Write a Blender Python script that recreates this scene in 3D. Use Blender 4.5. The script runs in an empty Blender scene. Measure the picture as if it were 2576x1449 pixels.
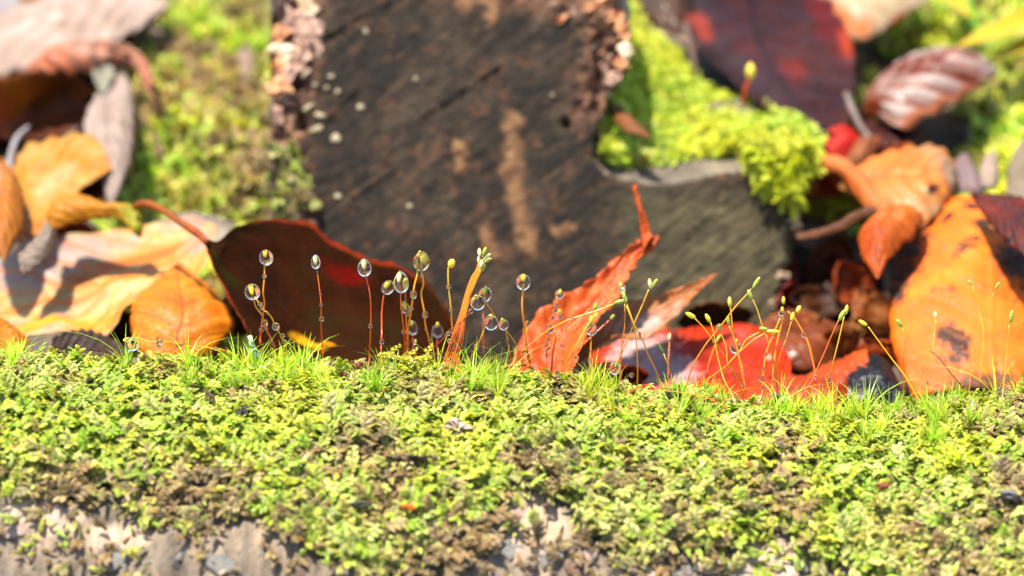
import bpy, math, random
import numpy as np
from mathutils import Vector, Matrix
from mathutils.geometry import delaunay_2d_cdt

random.seed(7)
rng = np.random.default_rng(7)
sc = bpy.context.scene
COL = sc.collection
sc.unit_settings.scale_length = 0.01          # one unit is one centimetre

# ------------------------------------------------------------------ camera
PITCH = math.radians(30)
FOCUS = 44.0
cam = bpy.data.cameras.new('camera')
cam.lens = 100; cam.sensor_width = 36
cam.clip_start = 1; cam.clip_end = 5000
cam.dof.use_dof = True
cam.dof.focus_distance = FOCUS - 0.5
cam.dof.aperture_fstop = 0.1 / 0.74
cam.dof.aperture_blades = 0
co = bpy.data.objects.new('camera', cam)
co.location = (0, -FOCUS * math.cos(PITCH), FOCUS * math.sin(PITCH))
co.rotation_euler = (math.pi / 2 - PITCH, 0, 0)
COL.objects.link(co); sc.camera = co

# ------------------------------------------------------------------ sky, sun, exposure
SUN = Vector((-0.26, 0.15, 0.95)).normalized()
world = bpy.data.worlds.new('World'); sc.world = world
world.use_nodes = True
wn = world.node_tree
sky = wn.nodes.new('ShaderNodeTexSky'); sky.sky_type = 'NISHITA'; sky.sun_disc = False
sky.sun_elevation = math.asin(SUN.z); sky.sun_rotation = math.atan2(SUN.x, SUN.y)
wn.links.new(sky.outputs[0], wn.nodes['Background'].inputs[0])
wn.nodes['Background'].inputs[1].default_value = 0.12
sl = bpy.data.lights.new('sun', 'SUN'); sl.energy = 5.0; sl.angle = math.radians(3)
sl.color = (1.0, 0.95, 0.85)
so = bpy.data.objects.new('sun', sl)
so.rotation_euler = SUN.to_track_quat('Z', 'Y').to_euler(); so.location = SUN * 100
COL.objects.link(so)
sl.cycles.is_caustics_light = True
sc.view_settings.view_transform = 'Standard'; sc.view_settings.look = 'None'
sc.view_settings.gamma = 1; sc.view_settings.use_curve_mapping = False
sc.view_settings.exposure = 1.32
sc.cycles.max_bounces = 8; sc.cycles.transmission_bounces = 8
sc.cycles.diffuse_bounces = 3; sc.cycles.glossy_bounces = 4
sc.cycles.caustics_refractive = True; sc.cycles.caustics_reflective = False
sc.cycles.sample_clamp_indirect = 6

# ------------------------------------------------------------------ places: a point of the photograph's frame and its distance behind the focal plane
AX = np.array((0, math.cos(PITCH), -math.sin(PITCH)))
UP = np.array((0, math.sin(PITCH), math.cos(PITCH)))
PPC = 2576 / 15.84
def P(X, Y, dd):
    s = (FOCUS + dd) / FOCUS / PPC
    return np.array((1.0, 0, 0)) * (X - 1288) * s + UP * (724.5 - Y) * s + AX * dd
def S(x, y, dd=0.0):
    return P(x / 1.5901, y / 1.5901, dd)
def gd(Y):
    v = (724.5 - Y) / PPC
    return (3.75 + .841 * v) / (.543 - .0191 * v)
def to_px(p):
    d = p @ AX; v = p @ UP; s = FOCUS / (FOCUS + d) * PPC
    return 1288 + p[..., 0] * s, 724.5 - v * s

# ------------------------------------------------------------------ numeric helpers
def _h(ix, iy, iz, seed):
    n = (ix * 374761393 + iy * 668265263 + iz * 2147483647 + seed * 1274126177) & 0xffffffff
    n = ((n ^ (n >> 13)) * 1274126177) & 0xffffffff
    return ((n ^ (n >> 16)) & 0xffff) / 65535.0
def vnoise(x, y, z=0.0, seed=0):
    x, y, z = np.broadcast_arrays(np.asarray(x, float), np.asarray(y, float), np.asarray(z, float))
    fx, fy, fz = np.floor(x), np.floor(y), np.floor(z)
    ix, iy, iz = fx.astype(np.int64), fy.astype(np.int64), fz.astype(np.int64)
    u, v, w = x - fx, y - fy, z - fz
    u, v, w = u*u*(3-2*u), v*v*(3-2*v), w*w*(3-2*w)
    r = 0
    for a in (0, 1):
        for b in (0, 1):
            for c in (0, 1):
                r = r + (u if a else 1-u) * (v if b else 1-v) * (w if c else 1-w) * _h(ix+a, iy+b, iz+c, seed)
    return r * 2 - 1
def fbm(x, y, z=0.0, seed=0, o=3):
    r, a = 0, 1.0
    for k in range(o):
        r = r + a * vnoise(np.asarray(x)*2**k, np.asarray(y)*2**k, np.asarray(z)*2**k, seed+k*17); a *= .5
    return r / 1.75
def sstep(a, b, x):
    t = np.clip((x - a) / (b - a), 0, 1); return t*t*(3-2*t)
def spline(pts, n):
    p = np.array(pts, float)
    if len(p) == 2:
        t = np.linspace(0, 1, n)[:, None]; return p[0]*(1-t) + p[1]*t
    q = np.vstack([2*p[0]-p[1], p, 2*p[-1]-p[-2]])
    out = []
    for i in range(1, len(q)-2):
        t = np.linspace(0, 1, 12, endpoint=False)[:, None]
        a, b, c, d = q[i-1], q[i], q[i+1], q[i+2]
        out.append(.5*((2*b)+(c-a)*t+(2*a-5*b+4*c-d)*t*t+(3*b-a-3*c+d)*t**3))
    out = np.vstack(out+[p[-1:]])
    L = np.concatenate([[0], np.cumsum(np.linalg.norm(np.diff(out, axis=0), axis=1))])
    s = np.linspace(0, L[-1], n)
    return np.stack([np.interp(s, L, out[:, k]) for k in range(out.shape[1])], 1)

# ------------------------------------------------------------------ object helpers
def tag(o, label=None, cat=None, group=None, kind=None):
    if label: o['label'] = label
    if cat: o['category'] = cat
    if group: o['group'] = group
    if kind: o['kind'] = kind
    return o
def empty(name, loc, label, cat, group=None):
    o = bpy.data.objects.new(name, None); o.location = loc; o.empty_display_size = .2
    COL.objects.link(o); return tag(o, label, cat, group)
def mesh_obj(name, verts, faces, mats, parent=None, origin=None, uv=None, smooth=True, attrs=None, link=True):
    verts = np.asarray(verts, float)
    if origin is None:
        origin = np.array(parent.location) if parent is not None else verts.mean(0)
    origin = np.array(origin, float)
    me = bpy.data.meshes.new(name)
    me.from_pydata((verts - origin).tolist(), [], faces if isinstance(faces, list) else faces.tolist())
    me.update()
    if smooth: me.shade_smooth()
    if uv is not None:
        l = me.uv_layers.new(name='UVMap')
        idx = np.zeros(len(me.loops), np.int32); me.loops.foreach_get('vertex_index', idx)
        l.data.foreach_set('uv', np.asarray(uv, np.float32)[idx].ravel())
    for k, a in (attrs or {}).items():
        at = me.attributes.new(k, 'FLOAT', 'POINT'); at.data.foreach_set('value', np.asarray(a, np.float32))
    for m in (mats if isinstance(mats, (list, tuple)) else [mats]): me.materials.append(m)
    o = bpy.data.objects.new(name, me)
    if link: COL.objects.link(o)
    if parent is not None:
        o.parent = parent; o.location = Vector(origin) - parent.location
    else:
        o.location = origin
    return o
def grid_faces(nr, nc, wrap=False):
    f = []
    for i in range(nr-1):
        for j in range(nc if wrap else nc-1):
            k = (j+1) % nc
            f.append((i*nc+j, i*nc+k, (i+1)*nc+k, (i+1)*nc+j))
    return f
def tube_geo(pts, rad, seg=7, n=None):
    p = spline(pts, n or max(6, 5*len(pts)))
    n = len(p)
    r = np.interp(np.linspace(0, 1, n), np.linspace(0, 1, len(np.atleast_1d(rad))), np.atleast_1d(rad))
    t = np.gradient(p, axis=0); t /= np.linalg.norm(t, axis=1)[:, None] + 1e-9
    ref = AX if abs(t[:, :] @ AX).max() < .95 else np.array((1., 0, 0))
    a = np.cross(t, ref); a /= np.linalg.norm(a, axis=1)[:, None] + 1e-9
    b = np.cross(t, a)
    th = np.arange(seg) * 2*math.pi/seg
    v = p[:, None] + r[:, None, None]*(a[:, None]*np.cos(th)[None, :, None] + b[:, None]*np.sin(th)[None, :, None])
    v = v.reshape(-1, 3)
    f = grid_faces(n, seg, True)
    f.append(tuple(range(seg))[::-1]); f.append(tuple((n-1)*seg+k for k in range(seg)))
    uv = np.stack([np.tile(np.linspace(0, 1, seg), n), np.repeat(np.linspace(0, 1, n), seg)], 1)
    return v, f, uv
def lathe_geo(prof, c, axis, seg=16):
    """prof: list of (radius, height along the axis)"""
    axis = np.array(axis, float); axis /= np.linalg.norm(axis)
    a = np.cross(axis, AX if abs(axis @ AX) < .9 else np.array((1., 0, 0))); a /= np.linalg.norm(a); b = np.cross(axis, a)
    th = np.arange(seg)*2*math.pi/seg
    v = []
    for r, h in prof:
        v.append(np.array(c) + axis*h + max(r, 1e-4)*(np.cos(th)[:, None]*a + np.sin(th)[:, None]*b))
    v = np.vstack(v); n = len(prof)
    f = grid_faces(n, seg, True)
    f.append(tuple(range(seg))[::-1]); f.append(tuple((n-1)*seg+k for k in range(seg)))
    uv = np.stack([np.tile(np.linspace(0, 1, seg), n), np.repeat(np.linspace(0, 1, n), seg)], 1)
    return v, f, uv
def merge(parts):
    V, F, U, o = [], [], [], 0
    for v, f, u in parts:
        V.append(v); U.append(u); F += [tuple(i+o for i in q) for q in f]; o += len(v)
    return np.vstack(V), F, np.vstack(U)

# ------------------------------------------------------------------ material helpers
def newmat(name):
    m = bpy.data.materials.new(name); m.use_nodes = True
    nt = m.node_tree; nt.nodes.clear()
    return m, nt, nt.nodes, nt.links
def N(nt, t, **kw):
    n = nt.nodes.new(t)
    for k, v in kw.items():
        if k.startswith('i_'): n.inputs[k[2:].replace('_', ' ')].default_value = v
        else: setattr(n, k, v)
    return n
def math_n(nt, op, a, b=None, c=None, clamp=False):
    n = nt.nodes.new('ShaderNodeMath'); n.operation = op; n.use_clamp = clamp
    for i, v in enumerate((a, b, c)):
        if v is None: continue
        if isinstance(v, (int, float)): n.inputs[i].default_value = v
        else: nt.links.new(v, n.inputs[i])
    return n.outputs[0]
def ramp(nt, fac, stops):
    r = nt.nodes.new('ShaderNodeValToRGB'); e = r.color_ramp.elements
    while len(e) < len(stops): e.new(.5)
    for q, (p, c) in zip(e, stops):
        q.position = p; q.color = (*c, 1) if len(c) == 3 else c
    nt.links.new(fac, r.inputs[0]); return r.outputs[0]
def mixc(nt, fac, a, b, mode='MIX'):
    n = nt.nodes.new('ShaderNodeMix'); n.data_type = 'RGBA'; n.blend_type = mode
    for s, v in ((n.inputs[0], fac), (n.inputs[6], a), (n.inputs[7], b)):
        if isinstance(v, (int, float)): s.default_value = v
        elif isinstance(v, tuple): s.default_value = (*v, 1) if len(v) == 3 else v
        else: nt.links.new(v, s)
    return n.outputs[2]
def noise(nt, vec, scale, detail=4, rough=.6, seed=0.0, dist=0.0):
    n = nt.nodes.new('ShaderNodeTexNoise'); n.noise_dimensions = '4D'
    n.inputs['Scale'].default_value = scale; n.inputs['Detail'].default_value = detail
    n.inputs['Roughness'].default_value = rough; n.inputs['W'].default_value = seed
    n.inputs['Distortion'].default_value = dist
    nt.links.new(vec, n.inputs['Vector']); return n.outputs[0]
def finish(nt, col, rough=.5, bump=None, bstr=.3, bdist=.05, trans=0.0, tcol=None, spec=.5, coat=0.0, coat_rough=.1):
    p = nt.nodes.new('ShaderNodeBsdfPrincipled'); out = nt.nodes.new('ShaderNodeOutputMaterial')
    if isinstance(col, tuple): p.inputs['Base Color'].default_value = (*col, 1)
    else: nt.links.new(col, p.inputs['Base Color'])
    if isinstance(rough, (int, float)): p.inputs['Roughness'].default_value = rough
    else: nt.links.new(rough, p.inputs['Roughness'])
    p.inputs['Specular IOR Level'].default_value = spec
    p.inputs['Coat Weight'].default_value = coat; p.inputs['Coat Roughness'].default_value = coat_rough
    bo = None
    if bump is not None:
        b = nt.nodes.new('ShaderNodeBump'); b.inputs['Strength'].default_value = bstr; b.inputs['Distance'].default_value = bdist
        nt.links.new(bump, b.inputs['Height']); nt.links.new(b.outputs[0], p.inputs['Normal']); bo = b.outputs[0]
    sh = p.outputs[0]
    if trans:
        t = nt.nodes.new('ShaderNodeBsdfTranslucent')
        tc = tcol if tcol is not None else col
        if isinstance(tc, tuple): t.inputs[0].default_value = (*tc, 1)
        else: nt.links.new(tc, t.inputs[0])
        if bo is not None: nt.links.new(bo, t.inputs['Normal'])
        mx = nt.nodes.new('ShaderNodeMixShader'); mx.inputs[0].default_value = trans
        nt.links.new(sh, mx.inputs[1]); nt.links.new(t.outputs[0], mx.inputs[2]); sh = mx.outputs[0]
    nt.links.new(sh, out.inputs[0])

def duller(c, k=.82, g=1.46):
    return tuple(k*x**g for x in c[:3])
def simple_mat(name, c0, c1, scale=4, rough=.6, bstr=.4, trans=0.0, seed=0.0, spec=.5, bscale=None):
    m, nt, _, _ = newmat(name)
    tc = N(nt, 'ShaderNodeTexCoord').outputs['Object']
    c0, c1 = duller(c0), duller(c1)
    f = noise(nt, tc, scale, 5, .65, seed)
    col = ramp(nt, f, [(.32, c0), (.68, c1)])
    b = noise(nt, tc, bscale or scale*4, 4, .6, seed+3)
    finish(nt, col, rough, b, bstr, .04, trans, spec=spec)
    return m

def leaf_mat(name, cols, vein=None, vamt=.5, nv=9, slope=2.0, scale=.8, rough=.50, trans=.38, spots=None, spot_t=.62, spot_s=2.5,
             blotches=(), seed=0.0, midw=.05, coat=.0, stripe=None, stripe_amt=.5, bstr=.5, dist=.6, spec=.3, vw=.09):
    cols = [duller(c) for c in cols]; vein, spots, stripe = [duller(c) if c else None for c in (vein, spots, stripe)]
    blotches = [(*q[:4], duller(q[4])) for q in blotches]
    m, nt, _, lk = newmat(name)
    tcn = N(nt, 'ShaderNodeTexCoord'); tc = tcn.outputs['Object']
    sep = N(nt, 'ShaderNodeSeparateXYZ'); lk.new(tcn.outputs['UV'], sep.inputs[0])
    wob = math_n(nt, 'MULTIPLY_ADD', noise(nt, tc, 1.6, 2, .5, seed+9), .5, -.25)
    au = math_n(nt, 'ABSOLUTE', math_n(nt, 'MULTIPLY_ADD', sep.outputs[0], 2, -1))
    t = math_n(nt, 'ADD', math_n(nt, 'SUBTRACT', math_n(nt, 'MULTIPLY', sep.outputs[1], nv), math_n(nt, 'MULTIPLY', au, slope)), wob)
    pp = math_n(nt, 'PINGPONG', t, .5)
    line = math_n(nt, 'SUBTRACT', 1, math_n(nt, 'DIVIDE', pp, vw, clamp=True), clamp=True)
    mid = math_n(nt, 'SUBTRACT', 1, math_n(nt, 'DIVIDE', au, midw, clamp=True), clamp=True)
    v = math_n(nt, 'MAXIMUM', math_n(nt, 'MULTIPLY', line, .75), mid)
    f = noise(nt, tc, scale, 5, .62, seed, dist)
    k = len(cols)
    col = ramp(nt, f, [(.30 + .40*i/max(1, k-1), c) for i, c in enumerate(cols)])
    if stripe:
        sfac = math_n(nt, 'MULTIPLY', math_n(nt, 'MULTIPLY', pp, 2), stripe_amt)
        sn = math_n(nt, 'MULTIPLY', sfac, ramp(nt, noise(nt, tc, 1.1, 3, .5, seed+2), [(.38, (0, 0, 0)), (.6, (1, 1, 1))]))
        col = mixc(nt, sn, col, stripe)
    if spots:
        sp = ramp(nt, noise(nt, tc, spot_s, 6, .7, seed+5), [(spot_t, (0, 0, 0)), (spot_t+.07, (1, 1, 1))])
        col = mixc(nt, sp, col, spots)
    wn_ = math_n(nt, 'MULTIPLY_ADD', noise(nt, tc, 3.0, 6, .72, seed+7), 1.7, -.85)
    for (bu, bv, ru, rv, bc) in blotches:
        dx = math_n(nt, 'DIVIDE', math_n(nt, 'SUBTRACT', sep.outputs[0], bu), ru)
        dy = math_n(nt, 'DIVIDE', math_n(nt, 'SUBTRACT', sep.outputs[1], bv), rv)
        d = math_n(nt, 'SQRT', math_n(nt, 'ADD', math_n(nt, 'MULTIPLY', dx, dx), math_n(nt, 'MULTIPLY', dy, dy)))
        d = math_n(nt, 'ADD', d, math_n(nt, 'MULTIPLY', wn_, 1.2))
        col = mixc(nt, ramp(nt, d, [(.45, (1, 1, 1)), (1.1, (0, 0, 0))]), col, bc)
    fine = noise(nt, tc, 14, 4, .6, seed+1)
    vo = N(nt, 'ShaderNodeTexVoronoi', feature='DISTANCE_TO_EDGE'); vo.inputs['Scale'].default_value = 7.0; lk.new(tc, vo.inputs['Vector'])
    net = math_n(nt, 'SUBTRACT', 1, math_n(nt, 'DIVIDE', vo.outputs['Distance'], .10, clamp=True), clamp=True)
    if vein: col = mixc(nt, math_n(nt, 'MULTIPLY', net, vamt*.45), col, vein)
    col = mixc(nt, .45, col, ramp(nt, noise(nt, tc, 3.1, 5, .7, seed+21), [(.3, (.45, .40, .38)), (.6, (1.0, 1.0, 1.0))]), 'MULTIPLY')
    col = mixc(nt, .35, col, ramp(nt, fine, [(.3, (.45, .45, .45)), (.7, (1.0, 1.0, 1.0))]), 'MULTIPLY')
    if vein: col = mixc(nt, math_n(nt, 'MULTIPLY', v, vamt), col, vein)
    bh = math_n(nt, 'ADD', math_n(nt, 'MULTIPLY', v, .6), math_n(nt, 'MULTIPLY', fine, .5))
    bh = math_n(nt, 'ADD', bh, math_n(nt, 'MULTIPLY', net, .35))
    rg = math_n(nt, 'MULTIPLY_ADD', f, .3, rough-.12)
    finish(nt, col, rg, bh, bstr, .03, trans, coat=coat*.35, coat_rough=.22, spec=spec)
    return m

def leaf(name, label, a, b, mat, cat='leaf', fold=.25, corr=.028, nv=9, slope=2.0, rel=True, group=None, n=44, m=21, wav=.06, edge=.02, seed=1, tube=None, parent=None, thick=.012):
    """blade between two edges, each a list of (X, Y, height over the ground or depth); folded at the midrib, corrugated between its veins"""
    def cv(q):
        return [P(x, y, (gd(y) - h) if rel else h) for x, y, h in q]
    L, R = spline(cv(a), n), spline(cv(b), n)
    width = np.linalg.norm(L-R, axis=1)
    t = np.gradient((L+R)/2, axis=0); w = R-L
    nrm = np.cross(w, t); nrm /= np.linalg.norm(nrm, axis=1)[:, None] + 1e-9
    for i in range(1, n):                                   # keep one side
        if nrm[i] @ nrm[i-1] < 0: nrm[i] = -nrm[i]
    if nrm.mean(0) @ AX > 0: nrm = -nrm                     # towards the camera
    u = np.linspace(-1, 1, m); v = np.linspace(0, 1, n)
    M = (L+R)/2 - nrm*fold*(width/ (width.max()+1e-9))[:, None]
    U = u[None, :, None]
    V = L[:, None]*(U*(U-1)/2) + M[:, None]*(1-U*U) + R[:, None]*(U*(U+1)/2)
    uu, vv = np.meshgrid(u, v)
    ph = vv*nv - abs(uu)*slope
    rel_w = np.clip(width/(width.max()+1e-9), 0, 1)[:, None]
    d = corr*np.cos(2*math.pi*ph)*-1*rel_w*np.clip(abs(uu)*4, 0, 1) - corr*1.2*np.exp(-(uu/.07)**2)*rel_w
    d = d + wav*fbm(uu*1.3, vv*3.1, 0, seed)*rel_w + .55*wav*fbm(uu*4, vv*7, 0, seed+5) + .16*wav*fbm(uu*11, vv*18, 0, seed+6)
    V = V + nrm[:, None]*d[..., None]
    e = edge*vnoise(vv*60, uu*0, 0, seed+3)*(abs(uu) > .99)
    V = V + (w/(width[:, None]+1e-6))[:, None]*(e*np.sign(uu))[..., None]
    verts = V.reshape(-1, 3); uv = np.stack([uu.ravel()*.5+.5, vv.ravel()], 1)
    o = mesh_obj(name, verts, grid_faces(n, m), mat, uv=uv, parent=parent)
    if thick:
        s = o.modifiers.new('thickness', 'SOLIDIFY'); s.thickness = thick; s.offset = 0
    if parent is None: tag(o, label, cat, group)
    return o

# ================================================================== ground
def ground_z(x, y):
    base = -3.75 + .05*y
    far = sstep(28, 60, y)
    base = base*(1-far) + (-2.3)*far
    base = base - 1.7*(1-sstep(7.5, 11, y))
    back = sstep(-4, -12, y)
    base = base*(1-back) + (-4.4)*back
    return base + .22*fbm(x*.35, y*.35, 0, 3) + .10*fbm(x*1.3, y*1.3, 0, 5) + .03*fbm(x*5, y*5, 0, 8)
def soil_mat():
    m, nt, _, lk = newmat('forest_soil')
    tc = N(nt, 'ShaderNodeTexCoord').outputs['Object']
    c = ramp(nt, noise(nt, tc, 1.2, 6, .7, 1.0), [(.3, (.03, .02, .012)), (.5, (.08, .052, .03)), (.62, (.16, .115, .065)), (.75, (.09, .10, .02))])
    finish(nt, c, .75, noise(nt, tc, 6, 5, .7, 4.0), .6, .08)
    return m
SOIL = soil_mat()
gx = np.concatenate([[-1500, -500, -200, -90, -45], np.linspace(-28, 28, 190), [45, 90, 200, 500, 1500]])
gy = np.concatenate([[-1500, -500, -200, -90, -45], np.linspace(-16, 38, 180), [55, 90, 200, 500, 1500]])
GX, GY = np.meshgrid(gx, gy)
GZ = ground_z(GX, GY)
tag(mesh_obj('ground', np.stack([GX, GY, GZ], -1).reshape(-1, 3), grid_faces(len(gy), len(gx)), SOIL, origin=(0, 0, 0)), kind='structure')

# ================================================================== the near log
crest_pts = np.array([(-400, 907), (0, 920), (300, 940), (600, 953), (900, 958), (1100, 968), (1300, 983), (1500, 998), (1700, 1032), (1900, 1057), (2100, 1070), (2300, 1057), (2450, 1032), (2576, 1017), (3000, 1032)], float)
LA, LB = 4.6, 5.6
def crest_v(x):
    X = x*PPC + 1288
    return (724.5 - np.interp(X, crest_pts[:, 0], crest_pts[:, 1]))/PPC
def log_relief(x, ph):
    return (.13*fbm(x*.7, ph*3.0, 0, 21) + .06*fbm(x*2.2, ph*9, 0, 25))
def log_point(x, ph, off=0.0):
    r = log_relief(x, ph) + off
    dd = -(LA + r)*np.sin(ph)
    v = crest_v(x) - LB + (LB + r)*np.cos(ph)
    return np.asarray(x)[..., None]*np.array((1., 0, 0)) + dd[..., None]*AX + v[..., None]*UP
def log_normal(x, ph):
    e = 1e-2
    a = log_point(x+e, ph) - log_point(x-e, ph); b = log_point(x, ph+e) - log_point(x, ph-e)
    n = np.cross(a, b); n /= np.linalg.norm(n, axis=-1)[..., None]
    out = -np.sin(ph)[..., None]*AX + np.cos(ph)[..., None]*UP
    s = np.sign((n*out).sum(-1))[..., None]
    return n*s
def bark_amount(x, ph):
    p = log_point(x, ph); X, Y = to_px(p)
    yb = np.interp(X, [-300, 0, 180, 330, 400, 520, 640, 700, 800, 900, 1000, 1200, 1235, 1290, 1420, 1450, 1560, 1640, 1750, 1900, 2050, 2160, 2300, 2576],
                   [1240, 1240, 1300, 1265, 1330, 1350, 1280, 1330, 1400, 1420, 1440, 1430, 1275, 1262, 1262, 1370, 1350, 1410, 1405, 1350, 1365, 1430, 1500, 1560])
    yb = yb + 60*fbm(x*1.6, ph*4, 0, 61)
    b = sstep(-60, 45, Y - yb)
    for (cx, cy, rx, ry) in ((1000, 1242, 80, 22), (90, 1275, 60, 40), (170, 1300, 70, 40), (620, 1120, 26, 12), (1560, 1275, 40, 14)):
        d = np.sqrt(((X-cx)/rx)**2 + ((Y-cy)/ry)**2) + .5*fbm(x*4, ph*9, 0, 62)
        b = np.maximum(b, 1 - sstep(.7, 1.1, d))
    return b, X, Y
nx, nph = 520, 300
lx = np.linspace(-13, 13, nx); lp = np.linspace(math.radians(150), math.radians(-125), nph)
LX, LP = np.meshgrid(lx, lp)
crack = np.abs(fbm(LX*2.4, LP*2.2, 0, 31)); chip = vnoise(LX*3.2 + 1.2*fbm(LX, LP*4, 0, 2), LP*5.5, 0, 33)
off = .10*fbm(LX*5, LP*9, 0, 35) + .05*fbm(LX*14, LP*30, 0, 36) - .16*(1-sstep(0, .12, crack)) + .10*sstep(-.05, .1, chip) + .07*sstep(.3, .4, chip)
ba, _, _ = bark_amount(LX, LP)
LV = log_point(LX, LP, off*(.22+.22*ba) - .05)
def bark_mat():
    m, nt, _, lk = newmat('log_bark')
    tc = N(nt, 'ShaderNodeTexCoord').outputs['Object']
    mp = N(nt, 'ShaderNodeMapping'); mp.inputs['Scale'].default_value = (1.6, .7, .7); lk.new(tc, mp.inputs[0])
    a = N(nt, 'ShaderNodeAttribute', attribute_name='wood')
    n1 = noise(nt, mp.outputs[0], 1.6, 6, .68, 2.0, .4)
    base = ramp(nt, n1, [(.32, (.05, .042, .032)), (.45, (.15, .11, .072)), (.56, (.24, .175, .115)), (.66, (.36, .25, .155))])
    n2 = noise(nt, tc, 5, 5, .7, 8.0)
    base = mixc(nt, ramp(nt, n2, [(.56, (0, 0, 0)), (.68, (1, 1, 1))]), base, (.05, .035, .025))
    wood = ramp(nt, noise(nt, mp.outputs[0], 3.5, 6, .7, 5.0), [(.3, (.20, .13, .08)), (.5, (.42, .30, .20)), (.7, (.58, .44, .31))])
    col = mixc(nt, a.outputs['Fac'], base, wood)
    pale = ramp(nt, noise(nt, tc, 1.4, 4, .6, 17.0), [(.62, (0, 0, 0)), (.72, (1, 1, 1))])
    col = mixc(nt, math_n(nt, 'MULTIPLY', pale, .5), col, (.22, .25, .17))
    finish(nt, col, .8, noise(nt, tc, 9, 6, .7, 3.0), .7, .08)
    return m
BARK = bark_mat()
wX, wY = to_px(LV)
wood = np.zeros_like(wX)
for (cx, cy, rx, ry) in ((1330, 1330, 105, 80), (60, 1270, 60, 60), (150, 1310, 60, 40), (1900, 1410, 130, 50), (1640, 1430, 40, 60), (1000, 1240, 70, 22), (300, 1350, 120, 30)):
    d = np.sqrt(((wX-cx)/rx)**2 + ((wY-cy)/ry)**2) + .6*fbm(LX*3, LP*6, 0, 71)
    wood = np.maximum(wood, 1 - sstep(.7, 1.15, d))
log = mesh_obj('fallen_log', LV.reshape(-1, 3), grid_faces(nph, nx), BARK, origin=(0, 0, -4), attrs={'wood': wood.ravel()})
tag(log, 'grey brown fallen log lying across the front under a carpet of moss', 'log')
# loosened flakes of bark and splinters on the bare stretch
FLAKE = [simple_mat('flake_%s' % k, a, b, 2.5, .8, .8, seed=s) for k, a, b, s in (
    ('tan', (.46, .35, .23), (.70, .60, .46), 1.), ('brown', (.14, .09, .06), (.34, .25, .18), 2.), ('grey', (.20, .19, .17), (.40, .37, .33), 3.), ('pink', (.40, .28, .22), (.62, .50, .44), 4.))]
def log_ph(X, Y):
    """angle on the log of the point seen at X, Y"""
    lo, hi = math.radians(1), math.radians(100)
    x = (X-1288)/PPC
    for _ in range(30):
        mid = (lo+hi)/2
        p = log_point(np.array(x), np.array(mid)); px, py = to_px(p)
        x += (X-px)/PPC
        if py < Y: lo = mid
        else: hi = mid
    return x, (lo+hi)/2
def log_dd(X, Y):
    x, ph = log_ph(X, Y)
    return float(log_point(np.array(x), np.array(ph)) @ AX)
flk = [(50, 1268, .55, .30, 60, 0), (95, 1240, .42, .22, 48, 0), (150, 1300, .5, .26, 35, 3), (185, 1330, .45, .25, 60, 0), (60, 1330, .5, .28, 20, 3), (20, 1290, .4, .2, 70, 2),
       (1262, 1330, .45, .34, 30, 2), (1290, 1290, .42, .30, 120, 3), (1330, 1300, .7, .24, 95, 0), (1365, 1320, .75, .2, 88, 0), (1395, 1345, .5, .2, 80, 0), (1275, 1380, .4, .34, 0, 2),
       (1320, 1400, .5, .3, 150, 3), (1380, 1400, .4, .25, 20, 2), (1440, 1410, .5, .22, 100, 1), (1480, 1400, .45, .2, 70, 3), (1560, 1420, .45, .18, 110, 0), (1630, 1430, .5, .18, 85, 0),
       (1660, 1400, .45, .15, 95, 3), (1720, 1435, .4, .3, 40, 2), (1800, 1415, .5, .25, 20, 0), (1870, 1400, .5, .3, 160, 1), (1930, 1420, .55, .3, 30, 0), (2010, 1425, .4, .25, 80, 2),
       (930, 1238, .5, .2, 170, 3), (1020, 1240, .55, .22, 5, 2), (1060, 1250, .3, .16, 30, 3), (420, 1400, .5, .3, 20, 2), (560, 1420, .5, .3, 150, 2), (760, 1430, .5, .3, 60, 1), (300, 1400, .5, .3, 100, 2), (880, 1445, .4, .3, 10, 2)]
for i, (X, Y, L_, W_, ang, mi) in enumerate(flk):
    x, ph = log_ph(X, Y)
    c = log_point(np.array(x), np.array(ph), np.array(-.02)); nn = log_normal(np.array(x), np.array(ph))
    tx = np.array((1., 0, 0)); tx = tx - nn*(tx @ nn); tx /= np.linalg.norm(tx); ty = np.cross(nn, tx)
    a = math.radians(ang); e1 = tx*math.cos(a) + ty*math.sin(a); e2 = np.cross(nn, e1)
    if e2 @ UP < 0: e2 = -e2
    k = 14; th = np.arange(k)*2*math.pi/k
    rr = 1 + .42*rng.uniform(-1, 1, k)
    rim = [c + e1*L_/2*math.cos(t)*r + e2*W_/2*math.sin(t)*r for t, r in zip(th, rr)]
    top = [c + (p-c)*.8 + nn*(.008 + .02*rng.uniform()) for p in rim]
    low = [p - nn*.08 for p in rim]
    V = low + rim + top + [c + nn*(.02+.02*rng.uniform())]
    F = grid_faces(3, k, True) + [(2*k+j, 2*k+(j+1) % k, 3*k) for j in range(k)]
    mesh_obj('bark_flake', V, F, FLAKE[mi], parent=log, smooth=False)

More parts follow.
